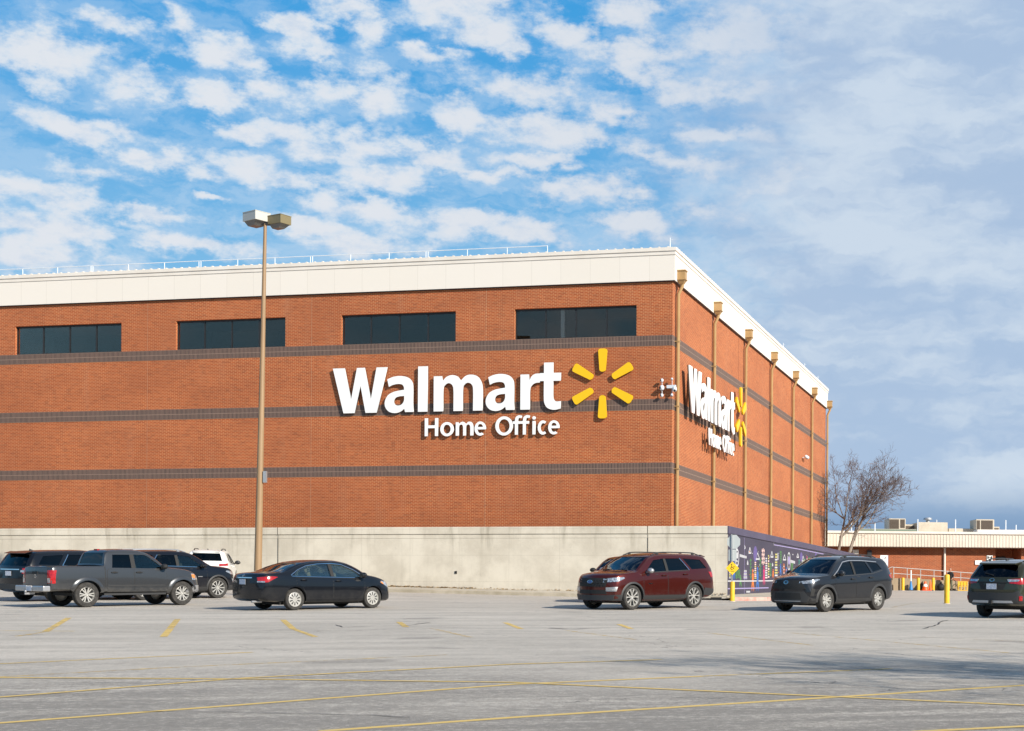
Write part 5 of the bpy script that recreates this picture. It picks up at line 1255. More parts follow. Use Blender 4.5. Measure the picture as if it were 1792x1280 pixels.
M_PURP = mat('mural_purple', (.050, .042, .070), .6, var=(.040, .034, .057), vscale=.5)
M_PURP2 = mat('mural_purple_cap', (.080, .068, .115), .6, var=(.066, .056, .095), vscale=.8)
mural = thing('mural_wall', 'purple painted wall with a bright mural of plants, figures and white icons', 'wall', (BX, BY, 0), -AZ)
mb = MB(); mb.box((XR - .30, -YR + .30, .6), (XR, YM, ZC - .32)); mb.box((XR - .004, -YR + .001, .6), (XR, -YR + .30, ZC - .34)); mb.build('wall', M_PURP, mural)
mb = MB(); mb.box((XR - .34, -YR + .362, ZC - .32), (XR + .05, YM + .04, ZC)); mb.box((XR - .003, -YR - .05, ZC - .34), (XR + .05, -YR + .362, ZC)); mb.build('cap', M_PURP2, mural)
def mside(px, py): return side(px, py, XR + .01)
MM = {k: mat('mural_' + k, v, .55) for k, v in dict(white=(.50, .50, .52), green=(.065, .20, .055), teal=(.03, .18, .16), orange=(.60, .15, .02), pink=(.50, .028, .13), blue=(.03, .13, .42), yellow=(.46, .42, .13), violet=(.11, .08, .24), rose=(.75, .50, .45), lilac=(.33, .28, .50)).items()}
MKEY = list(MM); art = MB(); _lay = [0]
def flat(poly, key, base=XR):
    _lay[0] = (_lay[0] + 1) % 7; d = .004 + .0012 * _lay[0]
    art.prism([(p[0], p[1]) for p in poly], (base - .002, 0, 0), (0, 1, 0), (0, 0, 1), (d, 0, 0), MKEY.index(key))
def zpt(x8, y8): return mside(1260 + x8 / 8, 900 + y8 / 8)      # from enlarged photo points to the wall plane
def fpoly(pts, key): flat([zpt(*p) for p in pts], key)
def stroke(pts, w, key):
    P = [Vector(zpt(*p)) for p in pts]
    for a, b in zip(P, P[1:]):
        d = (b - a); n = Vector((-d.y, d.x)); 
        if n.length < 1e-6: continue
        n = n.normalized() * w / 2; flat([a - n, b - n, b + n, a + n], key)
def oval(cx, cy, rx, ry, w, key, n=14): stroke([(cx + rx * math.cos(2 * math.pi * i / n), cy + ry * math.sin(2 * math.pi * i / n)) for i in range(n + 1)], w, key)
def blob(cx, cy, rx, ry, key, n=12): fpoly([(cx + rx * math.cos(2 * math.pi * i / n), cy + ry * math.sin(2 * math.pi * i / n)) for i in range(n)], key)
_rm = random.Random(11)
def plant(cx, y0, y1, w, key):
    stroke([(cx, y0), (cx, y1)], .07, key)
    k = 6
    for i in range(k):
        y = y0 + (y1 - y0) * (i + .5) / k
        for s in (-1, 1): fpoly([(cx, y + 8), (cx + s * w * .6, y - 10), (cx + s * w, y - 26), (cx + s * w * .3, y - 12)], key)
    blob(cx, y1, w * .35, 16, key, 8)
def figure(cx, y0, y1, w, key):
    h = y0 - y1
    fpoly([(cx - w * .5, y0), (cx - w * .7, y0 - h * .25), (cx - w * .4, y0 - h * .55), (cx - w * .5, y0 - h * .78), (cx, y0 - h * .84), (cx + w * .5, y0 - h * .78), (cx + w * .4, y0 - h * .5), (cx + w * .7, y0 - h * .2), (cx + w * .45, y0), (cx + w * .15, y0 - h * .3), (cx - w * .15, y0 - h * .3)], key); blob(cx, y0 - h * .92, w * .28, h * .085, key, 10)
def tower(cx, y0, y1, w, key, key2=None):
    n = 9
    for i in range(n):
        ya = y0 + (y1 - y0) * i / n; yb = y0 + (y1 - y0) * (i + .62) / n; ww = w * .72 * (1 - .35 * i / n)
        fpoly([(cx - ww, ya), (cx + ww, ya), (cx + ww, yb), (cx - ww, yb)], key if i % 3 or not key2 else key2)
def tri(cx, y0, y1, w): stroke([(cx - w, y0), (cx, y1), (cx + w, y0), (cx - w, y0)], .07, 'white')
def leafv(cx, cy, rx, ry): blob(cx, cy, rx * .8, ry * .95, 'violet', 14)
leafv(497, 560, 34, 118); leafv(1140, 600, 22, 70); leafv(1345, 600, 20, 60)
oval(240, 610, 26, 116, .09, 'white'); blob(238, 500, 12, 20, 'white'); blob(238, 660, 9, 16, 'white'); fpoly([(222, 540), (252, 536), (252, 620), (222, 622)], 'white')
for i in range(6): fpoly([(280 + i * 16, 560 + i * 5), (292 + i * 16, 563 + i * 5), (292 + i * 16, 600 + i * 4), (280 + i * 16, 602 + i * 4)], 'white')
oval(967, 662, 20, 120, .09, 'white'); blob(967, 650, 12, 60, 'lilac')
for i in range(5): fpoly([(993 + i * 12, 640 + i * 4), (1002 + i * 12, 643 + i * 4), (1002 + i * 12, 682 + i * 3), (993 + i * 12, 682 + i * 3)], 'white')
tri(420, 545, 470, 18); tri(530, 630, 545, 26); tri(728, 600, 525, 18); tri(905, 640, 570, 20); tri(1090, 605, 555, 14); tri(390, 700, 655, 9); tri(738, 720, 690, 7); tri(1165, 655, 590, 16)
stroke([(345, 440), (358, 470), (345, 485)], .06, 'white')
for cy, up in ((540, 1), (650, 1)):
    for a in (90, 35, 145, -90, -35, -145):
        c_a, s_a = math.cos(R(a)), math.sin(R(a)); stroke([(606 + 9 * c_a, cy - 22 * s_a), (606 + 22 * c_a, cy - 62 * s_a)], .13, 'rose')
figure(462, 1090, 770, 26, 'orange'); figure(528, 1085, 740, 26, 'blue'); figure(617, 1000, 720, 22, 'pink'); figure(290, 1030, 850, 22, 'green'); figure(200, 930, 660, 20, 'blue')
figure(745, 900, 770, 16, 'orange'); figure(850, 860, 690, 15, 'blue'); figure(935, 830, 740, 10, 'blue')
for cx, a, b in ((232, 910, 800), (265, 900, 790), (430, 910, 640), (565, 890, 640), (708, 880, 700), (852, 700, 530), (1010, 800, 700), (1180, 760, 640), (1250, 740, 620)): plant(cx, a, b, 20, 'green')
plant(1110, 780, 650, 15, 'teal')
tower(357, 910, 780, 36, 'white', 'lilac'); tower(497, 905, 660, 18, 'rose', 'yellow'); tower(650, 900, 600, 20, 'white', 'rose'); tower(682, 890, 560, 14, 'yellow', 'rose'); tower(788, 870, 540, 26, 'yellow', 'white'); tower(897, 830, 690, 14, 'orange', 'rose'); tower(812, 640, 540, 12, 'white'); tower(140, 900, 690, 14, 'yellow', 'white'); tower(1220, 720, 590, 12, 'pink', 'rose'); tower(1300, 720, 600, 14, 'white', 'yellow')
stroke([(112, 938), (330, 938), (700, 934), (1000, 925)], .055, 'white'); stroke([(112, 1045), (340, 1040), (680, 1032)], .05, 'lilac')
stroke([(345, 330), (345, 1130)], .03, 'lilac'); stroke([(756, 385), (756, 440)], .03, 'white'); stroke([(760, 430), (1100, 490), (1450, 560)], .045, 'lilac')
for i in range(46):
    x = _rm.uniform(380, 1380); y = _rm.uniform(520, 860) + (x - 380) * .02; s_ = _rm.uniform(2.5, 6)
    k_ = _rm.choice(['white', 'white', 'lilac', 'green', 'yellow', 'orange', 'teal']); n_ = _rm.choice([3, 4, 6])
    fpoly([(x + s_ * math.cos(6.283 * j / n_ + 1), y + 2 * s_ * math.sin(6.283 * j / n_ + 1)) for j in range(n_)], k_)
for i in range(4): fpoly([(372 + i * 13, 1075), (382 + i * 13, 1075), (382 + i * 13, 1100), (372 + i * 13, 1100)], 'white')
art.build('artwork', [MM[k] for k in MKEY], mural, fixn=True)

# planting bed behind the walls
mb = MB(); mb.box((-LEN, -YR + .33, ZC - 1.2), (XR - .31, -.02, ZC - .25)); mb.box((.02, -.02, ZC - 1.2), (XR - .31, YM + 2.5, ZC - .25)); struct(mb.build('planting_bed', M_SOIL))
bed = bpy.data.objects['planting_bed']; bed.location = (BX, BY, 0); bed.rotation_euler = (0, 0, -AZ)

# kerb and pavement round the foot of the walls
KP = []                                        # (kerb front point, wall foot point) pairs in the building frame
def kpath():
    fr = -YR - 2.4; n = 46
    for i in range(n + 1):
        x = -LEN - 4 + (XR + LEN + 4 + .0) * i / n; KP.append(((x, fr), (x, -YR + .02)))
    r = 2.0
    for i in range(1, 9):
        a = R(-90 + 90 * i / 8); KP.append(((XR + r * math.cos(a), fr + r + r * math.sin(a)), (XR - .02, -YR + .02 + .05 * i)))
    for i in range(1, 31): y = fr + r + 1.45 * i; KP.append(((XR + r, y), (XR - .02, max(-YR + .5, y))))
kpath()
def kz(p): P = bw(*p); return gz(P.x, P.y)
def kerb(i0, i1, m, name):
    mb = MB(); vs = []; fs = []
    for i in range(i0, i1 + 1):
        a, b = Vector(KP[i][0]), Vector(KP[i][1]); d = (b - a).normalized(); z = kz(KP[i][0])
        for q, dz in ((a, -.12), (a, .14), (a + d * .02, .155), (a + d * .17, .155), (a + d * .17, -.1)): P = bw(q.x, q.y); vs.append((P.x, P.y, z + dz))
    for i in range(i1 - i0):
        for k in range(4): a = i * 5 + k; fs.append((a, a + 5, a + 6, a + 1))
    mb.add(vs, fs); return struct(mb.build(name, m, fixn=False))
kerb(0, 44, M_KERB, 'kerb'); kerb(48, 60, M_REDK, 'kerb'); kerb(60, len(KP) - 1, M_KERB, 'kerb')
mb = MB(); vs = []; fs = []
for i, (a, b) in enumerate(KP):
    a, b = Vector(a), Vector(b); d = (b - a).normalized(); z = kz(KP[i][0])
    s = a + d * (.166 if not 44 <= i <= 48 else .0); zz = .150 if not 44 < i < 48 else .06
    for t in (0, .5, 1): q = s.lerp(b, t); P = bw(q.x, q.y); vs.append((P.x, P.y, z + zz + .10 * t))
for i in range(len(KP) - 1):
    for k in range(2): a = 3 * i + k; fs.append((a, a + 1, a + 4, a + 3))
mb.add(vs, fs); o = mb.build('pavement', M_WALK, fixn=False); struct(o)
if o.data.polygons[0].normal.z < 0: o.data.flip_normals()
# storm drain opening in the kerb
_x = front(1253, 1047, YR + 2.4)[0]; P = bw(_x, -YR - 2.4); P.z = gz(P.x, P.y); dr = thing('storm_drain', 'dark slot of a storm drain inlet in the kerb near the wall corner', 'drain', (P.x, P.y, P.z), -AZ)
mb = MB(); mb.box((-.5, -.03, .13), (.5, .35, .185)); mb.build('cover_slab', M_KERB, dr)
mb = MB(); mb.box((-.24, -.012, -.02), (.24, .05, .125)); mb.build('opening', M_BLACK, dr)
# drift of dry leaves along the foot of the wall
rl = random.Random(3); mb = MB()
for i in range(2600):
    x = -LEN + (LEN + XR) * (rl.random() ** .8 if rl.random() < .5 else rl.uniform(.55, .82)); off = abs(rl.gauss(0, .14)); q = bw(x, -YR - .03 - off); z = gz(*bw(x, -YR - 2.4).xy) + .25 - .04 * off + rl.uniform(0, .07) * math.exp(-off * 6)
    a = rl.uniform(0, 6.28); s = rl.uniform(.03, .065); u = Vector((math.cos(a), math.sin(a), rl.uniform(-.5, .5))) * s; v = Vector((-math.sin(a), math.cos(a), rl.uniform(-.5, .5))) * s * .7
    mb.add([q + Vector((0, 0, z)) - u, q + Vector((0, 0, z)) - v, q + Vector((0, 0, z)) + u, q + Vector((0, 0, z)) + v], [(0, 1, 2, 3)])
tag(mb.build('dry_leaves', M_LEAF, fixn=False), 'drift of brown dry leaves along the foot of the concrete wall', 'leaves', kind='stuff')

# ------------------------------------------------------------------ lamp post
LB = gpt(450.5, 1043); LB.y = LB.y
lamp_Y = 57.5; pb = at(450.7, 1046, lamp_Y); zb = gz(pb.x, pb.y); pt = at(464.1, 392, lamp_Y)
lamp_post = thing('lamp_post', 'tall tapered tan steel lamp post with two box floodlight heads', 'lamp post', (pb.x, pb.y, zb))
top = pt - Vector((pb.x, pb.y, zb))
M_POLE = mat('tan_pole_paint', (.33, .215, .115), .5, var=(.26, .16, .08), vscale=1.5, stretch=(1, 1, .15))
mb = MB(); mb.tube([(0, 0, .55), top * .25, top * .5, top * .75, top], [.150, .130, .108, .086, .062], 18); mb.build('pole', M_POLE, lamp_post, smooth=True)
mb = MB(); mb.lathe([(.001, -.2), (.30, -.2), (.30, .50), (.26, .56), (.001, .56)], 24); mb.build('base', M_CONC, lamp_post, smooth=True)
bp_ = at(462.3, 835, lamp_Y) - Vector((pb.x, pb.y, zb)); mb = MB(); mb.box((bp_.x - .02, -.10, bp_.z - .22), (bp_.x + .10, .06, bp_.z + .22)); mb.build('junction_box', M_GALV, lamp_post)
def head(name, m, cx, cz, rz, w, d, h, drop):
    mb = MB(); rot = Matrix.Rotation(R(rz), 4, 'Z'); k = len(mb.v)
    mb.box((-w / 2, -d / 2, 0), (w / 2, d / 2, h)); mb.box((-w / 2 - .01, -d / 2 - .01, h), (w / 2 + .01, d / 2 + .01, h + .02))
    mb.v = [tuple(rot @ Vector(v) + Vector((cx, 0, cz))) for v in mb.v]; o = mb.build(name, m, lamp_post)
    mb = MB(); a = [(-w / 2 + .04, -d / 2 + .04), (w / 2 - .04, -d / 2 + .04), (w / 2 - .04, d / 2 - .04), (-w / 2 + .04, d / 2 - .04)]; b = [(p[0] * .55 - w * .10, p[1] * .62) for p in a]
    mb.add([(*p, -.001) for p in a] + [(*p, -drop) for p in b], [(0, 1, 5, 4), (1, 2, 6, 5), (2, 3, 7, 6), (3, 0, 4, 7), (4, 5, 6, 7)])
    mb.v = [tuple(rot @ Vector(v) + Vector((cx, 0, cz))) for v in mb.v]; mb.build('lens', M_LENS, o)
    return o
M_LENS = mat('floodlight_lens', (.16, .155, .15), .25)
k_ = lamp_Y / F
M_HWHITE = mat('white_lamp_housing', (.50, .49, .45), .5); M_HTAN = mat('tan_lamp_housing', (.19, .155, .08), .5)
head('lamp_head', M_HWHITE, top.x - 15 * k_, top.z - .02 + 4 * k_, -35, .78, .70, .33, .17); head('lamp_head', M_HTAN, top.x + 25 * k_, top.z - .06 + 1 * k_, -30, .70, .54, .32, .15)
mb = MB(); mb.box((-.34, -.06, -.06), (.46, .06, .04)); mb.v = [(v[0] + top.x, v[1], v[2] + top.z) for v in mb.v]; mb.build('bracket', M_DARKM, lamp_post)

# ------------------------------------------------------------------ security cameras on the brick corner
def mount(px, py, parent_label, parts):
    x, z = front(px, py); P = bw(x, 0, z); t = thing('security_camera', parent_label, 'camera', P, -AZ); t.scale = (.72, .62, .8); return t
k9 = 68.2 / F
t = mount(1160, 680, 'white dome camera cluster on a vertical stalk, left of the corner downpipe', 0)
mb = MB(); mb.tube([(0, -.22, -.42), (0, -.22, .42)], .02, 8); mb.bar((0, 0, 0), (0, -.22, 0), .05); mb.build('bracket', M_WRAIL, t)
for z, r in ((.43, .11), (0, .16), (-.43, .11)):
    mb = MB(); mb.ellipsoid((0, -.28, z), (r, r, r), 14, 9); o = mb.build('camera_body', M_WRAIL, t, smooth=True)
    mb = MB(); mb.ellipsoid((-r * .55, -.28 - r * .62, z), (r * .5, r * .5, r * .5), 10, 7); mb.build('camera_lens', M_BLACK, o, smooth=True)
t = mount(1176, 680, 'white multi-head camera on an arm, right at the brick corner', 0)
mb = MB(); mb.box((-.28, -.34, -.02), (.30, -.10, .16)); mb.bar((0, 0, .05), (0, -.2, .05), .07); mb.tube([(.06, -.24, -.38), (.06, -.24, .48)], .018, 8); mb.build('bracket', M_WRAIL, t)
for x, z, r in ((.24, -.08, .15), (.06, .50, .075), (.06, -.42, .09)):
    mb = MB(); mb.ellipsoid((x, -.30, z), (r, r, r * 1.1), 14, 9); o = mb.build('camera_body', M_WRAIL, t, smooth=True)
    mb = MB(); mb.ellipsoid((x + r * .2, -.30 - r * .6, z - r * .55), (r * .5, r * .5, r * .5), 10, 7); mb.build('camera_lens', M_BLACK, o, smooth=True)
y, z = side(1407, 801, .1); P = bw(0, y, z); t = thing('security_camera', 'small white twin camera high on the side wall between two far downpipes', 'camera', P, -AZ)
mb = MB(); mb.bar((0, 0, 0), (.25, 0, .02), .05); mb.build('bracket', M_WRAIL, t)
for s in (1, -1): mb = MB(); mb.ellipsoid((.3, s * .3, .02), (.13, .20, .13)); mb.build('camera_body', M_WRAIL, t, smooth=True)

# ------------------------------------------------------------------ bollards and signs
def bollard(P, h, r, label, group=None):
    t = thing('bollard', label, 'bollard', P, 0, group); n = 5
    mb = MB(); mb.lathe([(.001, -.1), (r, -.1), (r, h - r * .6), (r * .85, h - r * .22), (r * .45, h - .01), (.001, h)], 20); mb.build('post', M_YPAINT, t, smooth=True)
    mb = MB(); mb.lathe([(r * 1.35, -.02), (r * 1.35, .012), (r * 1.01, .02), (r * 1.01, -.02)], 20); mb.build('footing', M_CONC, t)
    return t
P = gpt(1657, 1057); bollard(P, 52 * P.y / F, .105, 'tall yellow bollard standing alone on the car park left of the olive estate')
P = gpt(1281.5, 1053); YS = P.y; bollard(P, 35.5 * YS / F, .098, 'yellow sleeved bollard at the mural corner carrying the diamond sign')
zs0 = P.z
def spos(px, py): q = at(px, py, YS - .02); return q
tp = spos(1281, 934); sg = thing('sign_post', 'thin steel post with grey octagon back and yellow diamond warning sign', 'sign', (P.x, P.y, P.z))
L3 = lambda px, py: spos(px, py) - P
mb = MB(); a, b = L3(1281, 1018), L3(1280.6, 935); mb.bar((a.x, 0, a.z), (b.x, 0, b.z), .05); mb.build('post', M_GALV, sg)
def plate_poly(name, cx, cy, pts, y, m, par, th=.006):
    c = L3(cx, cy); k = YS / F; mb = MB(); mb.prism([(c.x + p[0] * k, c.z + p[1] * k) for p in pts], (0, y, 0), (1, 0, 0), (0, 0, 1), (0, th, 0)); return mb.build(name, m, par)
M_SBACK = mat('sign_back', (.50, .53, .52), .45, .3)
plate_poly('octagon_sign', 1284, 948.5, [(12.3 * math.cos(R(22.5 + 45 * i)), 13.3 * math.sin(R(22.5 + 45 * i))) for i in range(8)], .035, M_SBACK, sg)
plate_poly('rectangular_sign', 1282, 972, [(-7, -10), (7, -10), (7, 10), (-7, 10)], .035, M_SBACK, sg)
M_SIGNY = mat('warning_yellow', (.86, .52, .02), .45)
dm = plate_poly('diamond_sign', 1281.7, 994.8, [(-11.6, 0), (0, -12), (11.6, 0), (0, 12)], -.05, M_SIGNY, sg)
mb = MB(); c = L3(1281.7, 994.8); k = YS / F
def q2(pts, w=1.1):
    for a, b in zip(pts, pts[1:]): mb.bar((c.x + a[0] * k, -.053, c.z + a[1] * k), (c.x + b[0] * k, -.053, c.z + b[1] * k), .004, w * k, up=(0, 1, 0)) if False else mb.prism([(c.x + (a[0] + s * w * .5 * nx) * k, c.z + (a[1] + s * w * .5 * ny) * k) for a, s, nx, ny in _edge(a, b)], (0, -.054, 0), (1, 0, 0), (0, 0, 1), (0, .004, 0))
def _edge(a, b):
    d = Vector((b[0] - a[0], b[1] - a[1])).normalized(); n = (-d.y, d.x); return [(a, -1, *n), (b, -1, *n), (b, 1, *n), (a, 1, *n)]
q2([(-1.4, 4.5), (-1.2, 1.2), (1.6, .8), (2.8, -1.6)], 1.1); q2([(-2.4, 1.6), (-3, -.4), (-1.8, -2.2), (.4, -2.2)], 1.0); q2([(.8, 3.0), (2.6, 2.4)], .8); q2([(3.4, 3.4), (4.6, 2.0)], .7); q2([(-3.2, -5.2), (3.2, -5.2)], .8)
mb.ellipsoid((c.x - 1.4 * k, -.053, c.z + 6.2 * k), (1.1 * k, .004, 1.1 * k), 10, 6); mb.build('symbol', M_BLACK, dm)

# ------------------------------------------------------------------ low store building at the far right
LY = 122.0; LA = R(4.5)
o0 = at(1436, 1000, LY); low = thing('low_building', 'low brick building with a ribbed cream roof fascia at the far right', 'building', (o0.x, o0.y, 0), LA)
def lw(px, py, off=0.):
    a, b = ray(px, py); ex = Vector((math.cos(LA), math.sin(LA), 0)); ey = Vector((-math.sin(LA), math.cos(LA), 0)); d = Vector((a, 1, 0)); O = Vector((o0.x, o0.y, 0)); Y = (O.dot(ey) - off) / d.dot(ey); P = d * Y - O
    return P.dot(ex), EYE + b * Y
OH = .8
zf0, zf1 = lw(1600, 958.5, OH)[1], lw(1600, 932.5, OH)[1]
M_BRICK2 = m_brick('store_brick', (.36, .088, .026), (.26, .058, .018), (.52, .26, .14), .30, .10, .010, var=.35)
xd0, xd1 = lw(1742, 970)[0], lw(1787, 970)[0]
mb = MB(); W_ = 60.
for (x0, x1) in ((-14, xd0), (xd1, W_)): mb.add([(x0, 0, 1.5), (x1, 0, 1.5), (x1, 0, zf0 + .5), (x0, 0, zf0 + .5)], [(0, 1, 2, 3)])
mb.add([(xd0, 0, 1.5), (xd0, 3, 1.5), (xd0, 3, zf0 + .5), (xd0, 0, zf0 + .5), (xd1, 0, 1.5), (xd1, 3, 1.5), (xd1, 3, zf0 + .5), (xd1, 0, zf0 + .5)], [(0, 3, 2, 1), (4, 5, 6, 7), (1, 2, 6, 5)])
mb.add([(-14, 0, 1.5), (-14, 40, 1.5), (-14, 40, zf1), (-14, 0, zf1), (W_, 0, 1.5), (W_, 40, 1.5), (W_, 40, zf1), (W_, 0, zf1)], [(0, 3, 2, 1), (4, 5, 6, 7), (1, 2, 6, 5)])
o = mb.build('wall', M_BRICK2, low, fixn=False); uv_m(o, lambda c, n: (c.x, c.z) if abs(n.y) > .5 else (c.y, c.z))
mb = MB(); mb.box((xd0 + .6, 2.9, 1.5), (xd1 - .6, 2.98, zf0 - .6)); mb.build('door', M_DARKM, low)
mb = MB(); mb.box((-14, -OH, zf0), (W_, -.01, zf0 + .06)); mb.build('soffit', mat('dark_soffit', (.10, .06, .04), .8), low)
mb = MB(); mb.box((-14, -OH + .03, zf0 + .06), (W_, 0, zf1)); x = -14.
pan = 0.268 * 1.0
while x < W_: mb.box((x, -OH + .005, zf0 + .07), (x + .05, -OH + .03, zf1 - .08)); x += .262
mb.build('fascia', mat('ribbed_cream_metal', (.68, .61, .52), .6, var=(.61, .54, .45), vscale=.6), low)
mb = MB(); mb.box((-14, -OH - .08, zf1 - .08), (W_, .3, zf1 + .10)); mb.build('coping', M_CREAM, low)
mb = MB(); mb.box((-14, .3, zf1 - .05), (W_, 40, zf1 + .0)); mb.build('roof', M_CREAM, low)
# taller return of the fascia next to the office corner
mb = MB(); xa, za = lw(1444, 905, 6), 0; x1_ = lw(1468, 915, 3)[0]; zt1 = lw(1447, 908, 6)[1]
mb.box((-9, -5.6, zf0 + .06), (x1_ - 1.4, -OH - .1, zt1)); mb.build('raised_fascia', M_CREAM, low)
xp = lw(1653, 985, .1)[0]; mb = MB(); mb.tube([(xp, -.12, 2.0), (xp, -.12, zf0)], .09, 8); mb.build('downpipe', M_CREAM, low, smooth=True)
mb = MB(); xp2 = lw(1521, 965)[0]; mb.box((xp2 - .18, -.25, zf0 - .75), (xp2 + .18, 0, zf0 - .25)); mb.build('wall_light', M_DARKM, low)
mb = MB(); xp2 = lw(1497, 966)[0]; mb.box((xp2 - .25, -.12, zf0 - .55), (xp2 + .25, 0, zf0 - .2)); mb.build('wall_box', M_CREAM, low)
# raised roof deck and plant
M_UNIT = mat('rooftop_beige', (.55, .48, .38), .6, var=(.46, .40, .31), vscale=1.2); M_GRILL = mat('louvre_brown', (.10, .075, .055), .7)
ex = Vector((math.cos(LA), math.sin(LA), 0)); ey = Vector((-math.sin(LA), math.cos(LA), 0))
def roof_box(name, label, cat, px0, px1, py0, depth_off, dep, m, group=None, zbase=None):
    x0, zt_ = lw(px0, py0, -depth_off); x1, _z = lw(px1, py0, -depth_off); w = x1 - x0; zb_ = zbase or zf1 + .0
    P = Vector((o0.x, o0.y, 0)) + ex * x0 + ey * depth_off + Vector((0, 0, zb_)); t = thing(name, label, cat, P, LA, group); h = zt_ - zb_
    mb = MB(); mb.box((0, 0, 0), (w, dep, h)); b = mb.build('casing', m, t); bv = b.modifiers.new('b', 'BEVEL'); bv.width = .04
    return t, w, h, dep
def louvre(t, x0, x1, z0, z1):
    mb = MB(); mb.box((x0, -.012, z0), (x1, .0, z1)); z = z0 + .04
    while z < z1 - .05: mb.box((x0 + .02, -.04, z), (x1 - .02, -.012, z + .03)); z += .11
    mb.build('louvre', M_GRILL, t)
t, w, h, d = roof_box('rooftop_unit', 'beige rooftop air unit with a wide brown louvre behind the bare tree', 'air unit', 1555.5, 1585, 907.5, 9, 2.4, M_UNIT, 'rooftop air units')
louvre(t, .06, w * .60, h * .45, h - .08); louvre(t, w * .68, w * .95, h * .5, h - .08)
mb = MB(); mb.box((w + .02, .4, 0), (w + .95, 2.0, h * .70)); mb.build('side_cabinet', M_UNIT, t)
mb = MB(); mb.box((w + .08, .36, h * .35), (w + .85, .395, h * .62)); mb.build('side_louvre', M_GRILL, t)
t, w, h, d = roof_box('roof_housing', 'large plain beige plant housing between the two louvred rooftop units', 'plant housing', 1607, 1658.5, 914, 8, 5, M_UNIT)
mb = MB(); mb.lathe([(.18, h), (.18, h + .32), (.42, h + .30), (.34, h + .46), (.001, h + .5)], 16, 'z', (1.15, 1.5, 0)); mb.build('mushroom_vent', M_GALV, t, smooth=True)
t, w, h, d = roof_box('rooftop_unit', 'beige rooftop air unit with a stepped row of small cabinets, above the sign', 'air unit', 1708, 1740, 909, 9, 2.4, M_UNIT, 'rooftop air units')
louvre(t, .08, w * .22, h * .35, h - .10); louvre(t, w * .28, w * .92, h * .35, h - .10)
for i, (a, b_, hh) in enumerate(((.0, .55, .62), (.57, .95, .44), (.97, 1.35, .32))):
    mb = MB(); mb.box((w + a + .02, .3, 0), (w + b_, 1.9, h * hh)); mb.build('side_cabinet', M_UNIT, t)
mb = MB(); mb.box((w + .08, .26, h * .30), (w + .48, .295, h * .55)); mb.build('side_louvre', M_GRILL, t)
t, w, h, d = roof_box('roof_duct', 'long low pale duct on the roof left of the right rooftop unit', 'duct', 1660, 1704, 925, 10, 2, M_UNIT)
t, w, h, d = roof_box('roof_duct', 'low green-edged duct on the roof under the left rooftop unit', 'duct', 1500, 1604, 925.5, 6, 1.2, M_UNIT)
mb = MB(); mb.box((0, -.05, h * .45), (w, 0, h * .95)); mb.build('green_edge', mat('green_grey', (.16, .20, .15), .7), t)
t, w, h, d = roof_box('roof_duct', 'long pale roof edge box running under the right rooftop unit', 'duct', 1710, 1830, 927, 4, 1.5, M_CREAM)
mb = MB(); mb.box((0, -.05, h * .5), (w, 0, h * .62)); mb.build('galvanised_strip', M_GALV, t)  # grey metal strip along the front of the box
for px, py0, off, lb in ((1606, 909, 7, 'slim white roof vent pipe just left of the plant housing'), (1639, 910, 14, 'slim white roof vent pipe standing behind the plant housing'), (1672, 909.5, 5, 'tallest white vent pipe right of the plant housing'), (1760, 910.5, 5, 'white vent pipe right of the stepped rooftop unit'), (1778, 919, 5, 'short white vent pipe near the right edge'), (1490, 914, 5, 'white vent pipe seen through the bare tree'), (1531, 915, 5, 'short white vent pipe at the edge of the tree crown')):
    x, zt_ = lw(px, py0, -off); P = Vector((o0.x, o0.y, 0)) + ex * x + ey * off + Vector((0, 0, zf1)); t = thing('vent_pipe', lb, 'vent', P, LA, 'roof vent pipes')
    mb = MB(); h = zt_ - zf1; mb.tube([(0, 0, 0), (0, 0, h)], .055, 8); mb.build('pipe', M_WRAIL, t, smooth=True); mb = MB(); mb.lathe([(.10, 0), (.10, .2), (.055, .24), (.056, 0)], 10); mb.build('flashing', M_GALV, t)

# signs on and before the low building
def board(name, label, px0, px1, py0, py1, off, parts=None, post=False):
    x0, z1 = lw(px0, py0, off); x1, z0 = lw(px1, py1, off); cxx = (x0 + x1) / 2; P = Vector((o0.x, o0.y, 0)) + ex * cxx - ey * off; gzz = gz(P.x, P.y)
    P.z = gzz if post else z0; t = thing(name, label, 'sign', P, LA); w = (x1 - x0) / 2
    mb = MB(); mb.box((-w, -.02, z0 - P.z), (w, .02, z1 - P.z)); mb.build('panel', M_WHITE, t)
    if post:
        mb = MB(); mb.tube([(w * .95, .04, 0), (w * .95, .04, z1 - P.z)], .035, 8); mb.tube([(-w * .95, .04, 0), (-w * .95, .04, z1 - P.z)], .035, 8); mb.build('post', M_GALV, t)
    return t, w, z0 - P.z, z1 - P.z
M_SKYB = mat('pale_blue_print', (.45, .58, .74), .5)
t, w, z0, z1 = board('notice_board', 'white notice board with pale blue edge on posts left of the ramp', 1540.5, 1553, 972, 992, 3.0, post=True)
mb = MB(); mb.box((w, -.024, z0), (w + .05, .024, z1)); mb.build('blue_edge', M_SKYB, t)
mb = MB(); mb.prism([(w * .1, z1 - .30), (w * .45, z1 - .12), (w * .6, z1 - .12), (w * .3, z1 - .36)], (0, -.024, 0), (1, 0, 0), (0, 0, 1), (0, .003, 0)); mb.build('emblem', M_DARKM, t)
board('wall_sign', 'small blank white sign on the low brick wall left of the estate car', 1706.5, 1718.5, 981, 988.5, .05)
t, w, z0, z1 = board('wall_sign', 'black and white square sign high on the low brick wall beside the dark doorway', 1727, 1737, 972.5, 984, .05)
for s in (-1, 1): mb = MB(); mb.box((min(s * w * .35, s * w * .85), -.028, z0 + (z1 - z0) * .5), (max(s * w * .35, s * w * .85), -.021, z1 - .06)); mb.build('black_block', M_BLACK, t)
